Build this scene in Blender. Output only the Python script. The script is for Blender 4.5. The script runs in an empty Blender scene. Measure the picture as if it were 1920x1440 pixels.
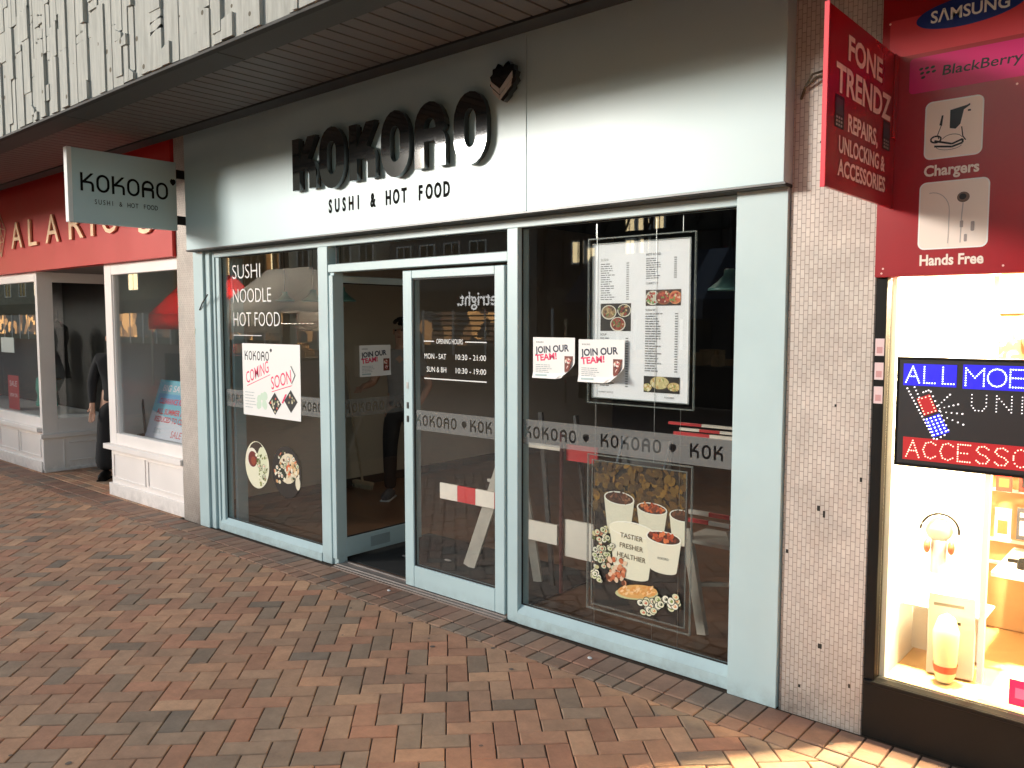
import bpy, bmesh, math, random
from mathutils import Vector, Matrix
R = math.radians
scene = bpy.context.scene
col = scene.collection

# ------------------------------------------------------------------ camera
F, YAW, PITCH = 1540.0, math.atan(1770/1540), math.atan(117/1540)
fw = Vector((-math.cos(YAW), math.sin(YAW), 0)); rt = Vector((math.sin(YAW), math.cos(YAW), 0))
fwd = fw*math.cos(PITCH) + Vector((0, 0, -math.sin(PITCH))); upv = rt.cross(fwd)
cd = bpy.data.cameras.new('camera'); cam = bpy.data.objects.new('camera', cd); col.objects.link(cam)
cd.lens = 36*F/1920; cd.sensor_width = 36; cd.clip_start = 0.05; cd.clip_end = 800
m = Matrix((rt, upv, -fwd)).transposed().to_4x4(); m.translation = Vector((0, -3.42, 1.7)); cam.matrix_world = m
scene.camera = cam

# ------------------------------------------------------------------ sky, sun, exposure
SUN_AZ, SUN_EL = R(40), R(12)          # azimuth measured from -y towards -x
sdir = Vector((-math.sin(SUN_AZ)*math.cos(SUN_EL), -math.cos(SUN_AZ)*math.cos(SUN_EL), math.sin(SUN_EL)))
w = bpy.data.worlds.new('World'); scene.world = w; w.use_nodes = True
nt = w.node_tree; bg = nt.nodes['Background']; sky = nt.nodes.new('ShaderNodeTexSky')
sky.sky_type = 'NISHITA'; sky.sun_disc = False; sky.sun_elevation = SUN_EL
sky.sun_rotation = math.atan2(sdir.x, sdir.y); sky.dust_density = 1.2; sky.air_density = 1.2
nt.links.new(sky.outputs[0], bg.inputs[0]); bg.inputs[1].default_value = 0.15
sl = bpy.data.lights.new('sun', 'SUN'); sl.energy = 2.05; sl.angle = R(13); sl.color = (1, .97, .93)
so = bpy.data.objects.new('sun', sl); col.objects.link(so); so.rotation_euler = sdir.to_track_quat('Z', 'Y').to_euler()
scene.view_settings.view_transform = 'Standard'; scene.view_settings.look = 'None'
scene.view_settings.exposure = 0.88; scene.view_settings.gamma = 1; scene.view_settings.use_curve_mapping = False
scene.cycles.max_bounces = 8; scene.cycles.transparent_max_bounces = 24
scene.cycles.sample_clamp_indirect = 4

# ------------------------------------------------------------------ materials
def lin(c):
    return tuple((x/255/12.92 if x/255 <= .04045 else ((x/255+.055)/1.055)**2.4) for x in c)
def nodes(name):
    m = bpy.data.materials.new(name); m.use_nodes = True
    n = m.node_tree.nodes; return m, n, m.node_tree.links, n['Principled BSDF']
def mat(name, c, rough=.5, metal=0, var=.08, scale=6, bump=0, bscale=60, spec=.5, coat=0, emit=None, es=0, alpha=1):
    m, n, l, b = nodes(name)
    c = tuple(c)
    b.inputs['Roughness'].default_value = rough; b.inputs['Metallic'].default_value = metal
    b.inputs['Specular IOR Level'].default_value = spec; b.inputs['Coat Weight'].default_value = coat
    b.inputs['Alpha'].default_value = alpha
    tc = n.new('ShaderNodeTexCoord')
    if var:
        nz = n.new('ShaderNodeTexNoise'); nz.inputs['Scale'].default_value = scale; nz.inputs['Detail'].default_value = 5
        l.new(tc.outputs['Object'], nz.inputs['Vector'])
        r = n.new('ShaderNodeMapRange'); r.inputs[1].default_value = .3; r.inputs[2].default_value = .7
        r.inputs[3].default_value = 1-var; r.inputs[4].default_value = 1+var
        l.new(nz.outputs['Fac'], r.inputs[0])
        mx = n.new('ShaderNodeVectorMath'); mx.operation = 'SCALE'; mx.inputs[0].default_value = c
        l.new(r.outputs[0], mx.inputs['Scale']); l.new(mx.outputs[0], b.inputs['Base Color'])
        rr = n.new('ShaderNodeMapRange'); rr.inputs[3].default_value = max(rough-.07, .02); rr.inputs[4].default_value = min(rough+.1, 1)
        l.new(nz.outputs['Fac'], rr.inputs[0]); l.new(rr.outputs[0], b.inputs['Roughness'])
    else:
        b.inputs['Base Color'].default_value = (*c, 1)
    if bump:
        nb = n.new('ShaderNodeTexNoise'); nb.inputs['Scale'].default_value = bscale; nb.inputs['Detail'].default_value = 4
        l.new(tc.outputs['Object'], nb.inputs['Vector'])
        bp = n.new('ShaderNodeBump'); bp.inputs['Strength'].default_value = bump; bp.inputs['Distance'].default_value = .004
        l.new(nb.outputs['Fac'], bp.inputs['Height']); l.new(bp.outputs[0], b.inputs['Normal'])
    if emit:
        b.inputs['Emission Color'].default_value = (*emit, 1); b.inputs['Emission Strength'].default_value = es
    return m
def attr_mat(name, rough=.45, spec=.4, coat=0, var=.0, bump=0, bscale=80, es=0):
    m, n, l, b = nodes(name)
    a = n.new('ShaderNodeAttribute'); a.attribute_name = 'Col'
    out = a.outputs['Color']
    tc = n.new('ShaderNodeTexCoord')
    if var:
        nz = n.new('ShaderNodeTexNoise'); nz.inputs['Scale'].default_value = 9; nz.inputs['Detail'].default_value = 8; nz.inputs['Roughness'].default_value = .75
        l.new(tc.outputs['Object'], nz.inputs['Vector'])
        r = n.new('ShaderNodeMapRange'); r.inputs[1].default_value = .3; r.inputs[2].default_value = .7
        r.inputs[3].default_value = 1-var; r.inputs[4].default_value = 1+var
        l.new(nz.outputs['Fac'], r.inputs[0])
        mx = n.new('ShaderNodeVectorMath'); mx.operation = 'SCALE'
        l.new(out, mx.inputs[0]); l.new(r.outputs[0], mx.inputs['Scale']); out = mx.outputs[0]
    l.new(out, b.inputs['Base Color'])
    if es:
        l.new(out, b.inputs['Emission Color']); b.inputs['Emission Strength'].default_value = es
    b.inputs['Roughness'].default_value = rough; b.inputs['Specular IOR Level'].default_value = spec
    b.inputs['Coat Weight'].default_value = coat
    if bump:
        nb = n.new('ShaderNodeTexNoise'); nb.inputs['Scale'].default_value = bscale; nb.inputs['Detail'].default_value = 6
        l.new(tc.outputs['Object'], nb.inputs['Vector'])
        bp = n.new('ShaderNodeBump'); bp.inputs['Strength'].default_value = bump; bp.inputs['Distance'].default_value = .004
        l.new(nb.outputs['Fac'], bp.inputs['Height']); l.new(bp.outputs[0], b.inputs['Normal'])
    return m
def glass_mat(name, tint=(.955, .97, .965), f0=.055, rough=0.0):
    m, n, l, b = nodes(name); n.remove(b)
    o = n['Material Output']
    lw = n.new('ShaderNodeLayerWeight'); lw.inputs[0].default_value = .5
    p = n.new('ShaderNodeMath'); p.operation = 'POWER'; p.inputs[1].default_value = 4.2
    l.new(lw.outputs['Facing'], p.inputs[0])
    mr = n.new('ShaderNodeMapRange'); mr.inputs[3].default_value = f0; mr.inputs[4].default_value = 1
    l.new(p.outputs[0], mr.inputs[0])
    t = n.new('ShaderNodeBsdfTransparent'); t.inputs[0].default_value = (*tint, 1)
    g = n.new('ShaderNodeBsdfGlossy'); g.inputs['Roughness'].default_value = rough; g.inputs[0].default_value = (1, 1, 1, 1)
    mx = n.new('ShaderNodeMixShader'); l.new(mr.outputs[0], mx.inputs[0]); l.new(t.outputs[0], mx.inputs[1]); l.new(g.outputs[0], mx.inputs[2])
    l.new(mx.outputs[0], o.inputs['Surface']); return m
def tile_mat():
    m, n, l, b = nodes('mosaic_tile')
    tc = n.new('ShaderNodeTexCoord'); sp = n.new('ShaderNodeSeparateXYZ'); l.new(tc.outputs['Object'], sp.inputs[0])
    ad = n.new('ShaderNodeMath'); ad.operation = 'ADD'; l.new(sp.outputs['X'], ad.inputs[0]); l.new(sp.outputs['Y'], ad.inputs[1])
    cb = n.new('ShaderNodeCombineXYZ'); l.new(sp.outputs['Z'], cb.inputs['X']); l.new(ad.outputs[0], cb.inputs['Y'])
    br = n.new('ShaderNodeTexBrick'); br.inputs['Scale'].default_value = 1
    br.inputs['Brick Width'].default_value = .038; br.inputs['Row Height'].default_value = .0185
    br.inputs['Mortar Size'].default_value = .0014; br.inputs['Mortar Smooth'].default_value = .2; br.inputs['Bias'].default_value = 0
    br.inputs['Color1'].default_value = (*lin((214, 204, 194)), 1); br.inputs['Color2'].default_value = (*lin((203, 191, 182)), 1)
    br.inputs['Mortar'].default_value = (*lin((156, 142, 132)), 1)
    l.new(cb.outputs[0], br.inputs['Vector'])
    nz = n.new('ShaderNodeTexNoise'); nz.inputs['Scale'].default_value = 3.5; nz.inputs['Detail'].default_value = 9; nz.inputs['Roughness'].default_value = .7
    l.new(tc.outputs['Object'], nz.inputs['Vector'])
    # grime splashed up from the paving: a height mask broken by noise
    h = n.new('ShaderNodeMapRange'); h.inputs[1].default_value = .0; h.inputs[2].default_value = .5; h.inputs[3].default_value = .95; h.inputs[4].default_value = 0
    l.new(sp.outputs['Z'], h.inputs[0])
    h2 = n.new('ShaderNodeMath'); h2.operation = 'MULTIPLY_ADD'; l.new(nz.outputs['Fac'], h2.inputs[0]); h2.inputs[1].default_value = 2.2; h2.inputs[2].default_value = -.62
    h3 = n.new('ShaderNodeMath'); h3.operation = 'MULTIPLY'; h3.use_clamp = True; l.new(h.outputs[0], h3.inputs[0]); l.new(h2.outputs[0], h3.inputs[1])
    r = n.new('ShaderNodeMapRange'); r.inputs[1].default_value = .3; r.inputs[2].default_value = .7; r.inputs[3].default_value = .76; r.inputs[4].default_value = 1.1
    l.new(nz.outputs['Fac'], r.inputs[0])
    sc = n.new('ShaderNodeVectorMath'); sc.operation = 'SCALE'; l.new(br.outputs['Color'], sc.inputs[0]); l.new(r.outputs[0], sc.inputs['Scale'])
    mx = n.new('ShaderNodeMix'); mx.data_type = 'RGBA'; l.new(h3.outputs[0], mx.inputs[0]); l.new(sc.outputs[0], mx.inputs[6]); mx.inputs[7].default_value = (*lin((62, 48, 38)), 1)
    l.new(mx.outputs[2], b.inputs['Base Color'])
    bp = n.new('ShaderNodeBump'); bp.inputs['Strength'].default_value = .6; bp.inputs['Distance'].default_value = .0015; bp.invert = True
    l.new(br.outputs['Fac'], bp.inputs['Height']); l.new(bp.outputs[0], b.inputs['Normal'])
    b.inputs['Roughness'].default_value = .38
    return m
def concrete_mat():
    m, n, l, b = nodes('board_marked_concrete')
    tc = n.new('ShaderNodeTexCoord'); mp = n.new('ShaderNodeMapping'); mp.inputs['Scale'].default_value = (14, 14, 1.6); l.new(tc.outputs['Object'], mp.inputs[0])
    nz = n.new('ShaderNodeTexNoise'); nz.inputs['Scale'].default_value = 2.2; nz.inputs['Detail'].default_value = 9; nz.inputs['Roughness'].default_value = .7
    l.new(mp.outputs[0], nz.inputs['Vector'])
    cr = n.new('ShaderNodeValToRGB'); cr.color_ramp.elements[0].position = .32; cr.color_ramp.elements[0].color = (*lin((144, 144, 137)), 1)
    cr.color_ramp.elements[1].position = .68; cr.color_ramp.elements[1].color = (*lin((176, 175, 168)), 1); l.new(nz.outputs['Fac'], cr.inputs[0])
    # pinholes and bolt spots
    vo = n.new('ShaderNodeTexVoronoi'); vo.inputs['Scale'].default_value = 7; l.new(tc.outputs['Object'], vo.inputs['Vector'])
    st = n.new('ShaderNodeMath'); st.operation = 'LESS_THAN'; st.inputs[1].default_value = .10; l.new(vo.outputs['Distance'], st.inputs[0])
    mx = n.new('ShaderNodeMix'); mx.data_type = 'RGBA'; l.new(st.outputs[0], mx.inputs[0]); l.new(cr.outputs[0], mx.inputs[6]); mx.inputs[7].default_value = (*lin((92, 84, 70)), 1)
    l.new(mx.outputs[2], b.inputs['Base Color']); b.inputs['Roughness'].default_value = .85
    n2 = n.new('ShaderNodeTexNoise'); n2.inputs['Scale'].default_value = 40; n2.inputs['Detail'].default_value = 6; l.new(mp.outputs[0], n2.inputs['Vector']); n2.inputs['Scale'].default_value = 6
    bp = n.new('ShaderNodeBump'); bp.inputs['Strength'].default_value = .5; bp.inputs['Distance'].default_value = .006
    l.new(n2.outputs['Fac'], bp.inputs['Height']); l.new(bp.outputs[0], b.inputs['Normal'])
    return m

TEAL = lin((184, 206, 209))
M = dict(
    teal=mat('pale_teal_aluminium', TEAL, .36, var=.05, scale=2.2, bump=.05, bscale=120, spec=.5),
    fascia=mat('pale_teal_fascia', lin((186, 210, 214)), .36, var=.045, scale=1.1, bump=.02, bscale=3, spec=.7),
    white=mat('white_gloss_paint', lin((248, 240, 235)), .4, var=.03, scale=3),
    whitedge=mat('sign_case_white', (.8, .8, .79), .35, var=.02),
    gloss=mat('black_gloss_acrylic', (.006, .006, .006), .07, var=0, spec=1.0, coat=.6),
    black=mat('black_paint', (.006, .0055, .005), .5, var=.1, scale=5, bump=.1, spec=.18),
    blackfilm=mat('black_vinyl', (.006, .006, .006), .85, var=0, spec=.1),
    rubber=mat('black_gasket', (.01, .01, .01), .6, var=0),
    soffit=mat('brown_soffit_slat', lin((76, 66, 58)), .5, var=.18, scale=4, bump=.2),
    soffboard=mat('dark_soffit_board', lin((52, 53, 48)), .65, var=.2, scale=3, bump=.2),
    dark=mat('dark_beam', (.012, .011, .009), .7, var=.2),
    deep=mat('dark_interior_paint', lin((52, 48, 46)), .7, var=.1),
    cream=mat('cream_interior_wall', lin((205, 190, 170)), .75, var=.05, scale=2),
    woodfloor=mat('brown_floor', lin((112, 78, 56)), .35, var=.2, scale=5),
    mat_=mat('charcoal_mat', (.012, .013, .014), .95, var=.3, scale=40, bump=.6, bscale=300),
    metal=mat('brushed_metal', (.5, .5, .5), .3, 1, var=.05),
    metald=mat('dark_metal', (.08, .08, .08), .35, 1, var=.05),
    pane=glass_mat('shop_glass'), pane2=glass_mat('clear_glass', (.95, .96, .95), .04),
    acrylic=glass_mat('clear_acrylic', (.985, .985, .985), .012, .03),
    print=attr_mat('printed_sheet', .5, .35), gprint=attr_mat('gloss_print', .3, .4, 0),
    brick=attr_mat('clay_paver', .72, .35, var=.2, bump=.55, bscale=55),
    tile=tile_mat(), concrete=concrete_mat(),
    red=mat('red_gloss_panel', lin((152, 16, 28)), .28, var=.05, scale=2, spec=.6),
    redmatt=mat('red_fascia_panel', lin((196, 40, 34)), .4, var=.05, scale=2, spec=.5),
    teal_lamp=mat('teal_enamel', lin((130, 190, 184)), .3, var=.03),
    skin=mat('skin', lin((196, 150, 125)), .5, var=.05), hair=mat('dark_hair', (.012, .009, .007), .5, var=.2, scale=30),
    tshirt=mat('grey_jersey', lin((150, 140, 134)), .85, var=.08, scale=20), trousers=mat('black_cloth', (.012, .012, .014), .85, var=.15, scale=20),
    shoe=mat('grey_trainer', lin((90, 92, 96)), .6, var=.1), sole=mat('white_sole', (.7, .7, .7), .5, var=.03),
    plank_w=mat('white_plank_paint', lin((238, 226, 212)), .5, var=.05), plank_r=mat('red_plank_paint', lin((205, 24, 30)), .5, var=.05),
    wood=mat('weathered_white_wood', lin((178, 170, 158)), .7, var=.12, scale=9), broomwood=mat('pale_wood', lin((205, 180, 150)), .5, var=.1),
    yellow=mat('yellow_tape', lin((215, 210, 70)), .5, var=.05),
)
def add_grime(m, top=.16, amt=.5):
    n, l = m.node_tree.nodes, m.node_tree.links; b = n['Principled BSDF']; src = b.inputs['Base Color'].links[0].from_socket
    g = n.new('ShaderNodeNewGeometry'); sp = n.new('ShaderNodeSeparateXYZ'); l.new(g.outputs['Position'], sp.inputs[0])
    h = n.new('ShaderNodeMapRange'); h.inputs[1].default_value = 0; h.inputs[2].default_value = top; h.inputs[3].default_value = 1; h.inputs[4].default_value = 0; l.new(sp.outputs['Z'], h.inputs[0])
    z = n.new('ShaderNodeTexNoise'); z.inputs['Scale'].default_value = 14; z.inputs['Detail'].default_value = 8; z.inputs['Roughness'].default_value = .7; l.new(g.outputs['Position'], z.inputs['Vector'])
    a = n.new('ShaderNodeMath'); a.operation = 'MULTIPLY_ADD'; a.inputs[1].default_value = 2.4; a.inputs[2].default_value = -.9; a.use_clamp = True; l.new(z.outputs['Fac'], a.inputs[0])
    p = n.new('ShaderNodeMath'); p.operation = 'MULTIPLY'; l.new(h.outputs[0], p.inputs[0]); l.new(a.outputs[0], p.inputs[1])
    q = n.new('ShaderNodeMath'); q.operation = 'MULTIPLY'; q.inputs[1].default_value = amt; l.new(p.outputs[0], q.inputs[0])
    x = n.new('ShaderNodeMix'); x.data_type = 'RGBA'; l.new(q.outputs[0], x.inputs[0]); l.new(src, x.inputs[6]); x.inputs[7].default_value = (*lin((88, 78, 68)), 1); l.new(x.outputs[2], b.inputs['Base Color'])
add_grime(M['teal'], .10, .5); add_grime(M['white'], .14, .5)
M['frost'] = mat('frosted_vinyl', (.25, .25, .24), .55, var=0, alpha=.5)
M['clearvinyl'] = mat('clear_vinyl', (.45, .62, .40), .3, var=0, alpha=.12)
M['whitefilm'] = mat('white_vinyl', (.75, .75, .73), .45, var=0)

# ------------------------------------------------------------------ builders
def tag(o, label=None, cat=None, group=None, kind=None):
    if label: o['label'] = label
    if cat: o['category'] = cat
    if group: o['group'] = group
    if kind: o['kind'] = kind
    return o
def empty(name, loc=(0, 0, 0), rz=0, label=None, cat=None, group=None):
    o = bpy.data.objects.new(name, None); o.empty_display_size = .2; col.objects.link(o); o.location = loc; o.rotation_euler = (0, 0, rz)
    return tag(o, label, cat, group)
def link(name, me, material=None, parent=None, loc=None, rz=0):
    o = bpy.data.objects.new(name, me); col.objects.link(o)
    if material and not me.materials: me.materials.append(M[material] if isinstance(material, str) else material)
    if parent: o.parent = parent
    if loc: o.location = loc
    if rz: o.rotation_euler = (0, 0, rz)
    return o
class MB:
    def __init__(s): s.v = []; s.f = []; s.smooth = False
    def add(s, vs, fs):
        b = len(s.v); s.v += [tuple(v) for v in vs]; s.f += [[b+i for i in f] for f in fs]; return s
    def box(s, x0, x1, y0, y1, z0, z1):
        return s.add([(x, y, z) for x in (x0, x1) for y in (y0, y1) for z in (z0, z1)],
                     [(0, 1, 3, 2), (4, 6, 7, 5), (0, 4, 5, 1), (2, 3, 7, 6), (0, 2, 6, 4), (1, 5, 7, 3)])
    def bar(s, a, b, w, h=None):
        a = Vector(a); b = Vector(b); h = h or w; d = (b-a).normalized()
        u = d.cross(Vector((0, 0, 1))) if abs(d.z) < .99 else Vector((1, 0, 0)); u.normalize(); v = d.cross(u)
        return s.add([p+u*(i*w/2)+v*(j*h/2) for p in (a, b) for i, j in ((-1, -1), (1, -1), (1, 1), (-1, 1))],
                     [(3, 2, 1, 0), (4, 5, 6, 7), (0, 1, 5, 4), (1, 2, 6, 5), (2, 3, 7, 6), (3, 0, 4, 7)])
    def tube(s, pts, r, n=10, closed=False):
        pts = [Vector(p) for p in pts]; rs = r if isinstance(r, (list, tuple)) else [r]*len(pts)
        rings = []
        for i, p in enumerate(pts):
            d = (pts[min(i+1, len(pts)-1)]-pts[max(i-1, 0)]).normalized()
            u = d.cross(Vector((0, 0, 1))) if abs(d.z) < .95 else d.cross(Vector((1, 0, 0))); u.normalize(); v = d.cross(u)
            rings.append([p+(u*math.cos(2*math.pi*k/n)+v*math.sin(2*math.pi*k/n))*rs[i] for k in range(n)])
        b = len(s.v)
        s.v += [tuple(q) for rg in rings for q in rg]
        for i in range(len(pts)-1):
            for k in range(n):
                s.f.append([b+i*n+k, b+i*n+(k+1) % n, b+(i+1)*n+(k+1) % n, b+(i+1)*n+k])
        s.f.append([b+k for k in range(n)][::-1]); s.f.append([b+(len(pts)-1)*n+k for k in range(n)])
        s.smooth = True; return s
    def lathe(s, prof, c=(0, 0, 0), n=28):
        b = len(s.v)
        for r, z in prof: s.v += [(c[0]+r*math.cos(2*math.pi*k/n), c[1]+r*math.sin(2*math.pi*k/n), c[2]+z) for k in range(n)]
        for i in range(len(prof)-1):
            for k in range(n): s.f.append([b+i*n+k, b+i*n+(k+1) % n, b+(i+1)*n+(k+1) % n, b+(i+1)*n+k])
        s.smooth = True; return s
    def ball(s, c, r, n=14):
        r = r if isinstance(r, (tuple, list)) else (r, r, r); b = len(s.v)
        for i in range(n//2+1):
            t = math.pi*i/(n//2)
            s.v += [(c[0]+r[0]*math.sin(t)*math.cos(2*math.pi*k/n), c[1]+r[1]*math.sin(t)*math.sin(2*math.pi*k/n), c[2]+r[2]*math.cos(t)) for k in range(n)]
        for i in range(n//2):
            for k in range(n): s.f.append([b+i*n+k, b+(i+1)*n+k, b+(i+1)*n+(k+1) % n, b+i*n+(k+1) % n])
        s.smooth = True; return s
    def mesh(s, name, bevel=0):
        me = bpy.data.meshes.new(name); me.from_pydata(s.v, [], s.f)
        bm = bmesh.new(); bm.from_mesh(me); bmesh.ops.remove_doubles(bm, verts=bm.verts, dist=1e-6) if s.smooth else None
        bmesh.ops.recalc_face_normals(bm, faces=bm.faces)
        if bevel: bmesh.ops.bevel(bm, geom=list(bm.edges), offset=bevel, segments=1, affect='EDGES', clamp_overlap=True)
        bm.to_mesh(me); bm.free()
        if s.smooth:
            me.shade_smooth()
            me.set_sharp_from_angle(angle=R(40))
        me.update(); return me
    def build(s, name, material, parent=None, bevel=0, loc=None, rz=0):
        return link(name, s.mesh(name, bevel), material, parent, loc, rz)
def box(name, material, parent, x0, x1, y0, y1, z0, z1, bevel=.0015):
    return MB().box(x0, x1, y0, y1, z0, z1).build(name, material, parent, bevel)

# ---- lettering from outlines (curve fill), drawn in x (right), z (up), facing -y
def curve_mesh(loops, depth):
    cu = bpy.data.curves.new('tmp', 'CURVE'); cu.dimensions = '2D'; cu.fill_mode = 'BOTH' if depth else 'FRONT'; cu.extrude = depth/2
    for lp in loops:
        sp = cu.splines.new('POLY'); sp.points.add(len(lp)-1); sp.use_cyclic_u = True
        for i, (x, y) in enumerate(lp): sp.points[i].co = (x, y, 0, 1)
    ob = bpy.data.objects.new('tmp', cu); me = bpy.data.meshes.new_from_object(ob)
    bpy.data.objects.remove(ob); bpy.data.curves.remove(cu)
    return me
def stand(me, y=0):            # XY sheet -> XZ, extrusion along y
    for v in me.vertices:
        x, yy, z = v.co; v.co = (x, y - z, yy)
    me.update(); return me
_tc = {}
def text_geo(s, bold=0):
    k = (s, bold)
    if k not in _tc:
        cu = bpy.data.curves.new('t', 'FONT'); cu.body = s; cu.size = 1; cu.offset = bold; cu.resolution_u = 3; cu.fill_mode = 'FRONT'
        ob = bpy.data.objects.new('t', cu); me = bpy.data.meshes.new_from_object(ob)
        _tc[k] = ([(v.co.x, v.co.y) for v in me.vertices], [list(p.vertices) for p in me.polygons])
        bpy.data.objects.remove(ob); bpy.data.curves.remove(cu); bpy.data.meshes.remove(me)
    return _tc[k]
def arc(cx, cy, r, a0, a1, n=10, ry=None):
    ry = ry or r
    return [(cx+r*math.cos(R(a0+(a1-a0)*i/n)), cy+ry*math.sin(R(a0+(a1-a0)*i/n))) for i in range(n+1)]
def glyph(ch, s=.28, H=1.28):
    if ch == 'O':
        r = .5; o = arc(.5, H-r, r, 0, 180)+arc(.5, r, r, 180, 360)
        q = .5-s; i = arc(.5, H-r, q, 0, 180, ry=.5-s*.9)+arc(.5, r, q, 180, 360, ry=.5-s*.9)
        return [o, i]
    if ch == 'K':
        yi = .55*H-s*.78
        return [[(0, 0), (0, H), (s, H), (s, .57*H), (1-s*1.18, H), (1.0, H), (2.18*s+.02, .57*H), (.80, .55*H), (.92, .49*H), (.98, .41*H), (1, .32*H), (1, 0), (1-s, 0), (1-s, min(.31*H, yi-.12)), (.98-s, yi-.06), (.90-s, yi-.01), (.80-s, yi), (s, yi), (s, 0)]]
    if ch == 'R':
        o = [(0, 0), (0, H-.5)]+arc(.5, H-.5, .5, 180, 0)+[(1, .62*H), (.97, .56*H), (.90, .52*H), (.97, .47*H), (1, .40*H), (1, 0), (1-s, 0), (1-s, .36*H), (.93-s, .40*H), (s, .40*H), (s, 0)]
        q = .5-s; i = [(s, .60*H-.012)]+arc(.5, H-.5, q, 180, 0)+[(1-s, min(.66*H, H-.52)), (.95-s, .60*H-.012)]
        return [o, i]
def place(loops, x, z, sx, sz): return [[(x+a*sx, z+b*sz) for a, b in lp] for lp in loops]
def heart_loop(): # petal-edged heart, unit box
    return [(.5, 0), (.30, .13), (.28, .19), (.12, .30), (.12, .38), (0, .48), (.05, .58), (0, .70), (.10, .76), (.10, .88), (.22, .90), (.30, 1.0), (.42, .95), (.5, .88),
            (.58, .95), (.70, 1.0), (.78, .90), (.90, .88), (.90, .76), (1, .70), (.95, .58), (1, .48), (.88, .38), (.88, .30), (.72, .19), (.70, .13)]
def word_loops(word, x, z, w, gap, h, s):
    out = []
    for i, c in enumerate(word): out += place(glyph(c, s), x+i*(w+gap), z, w, h/1.28)
    return out

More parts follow.
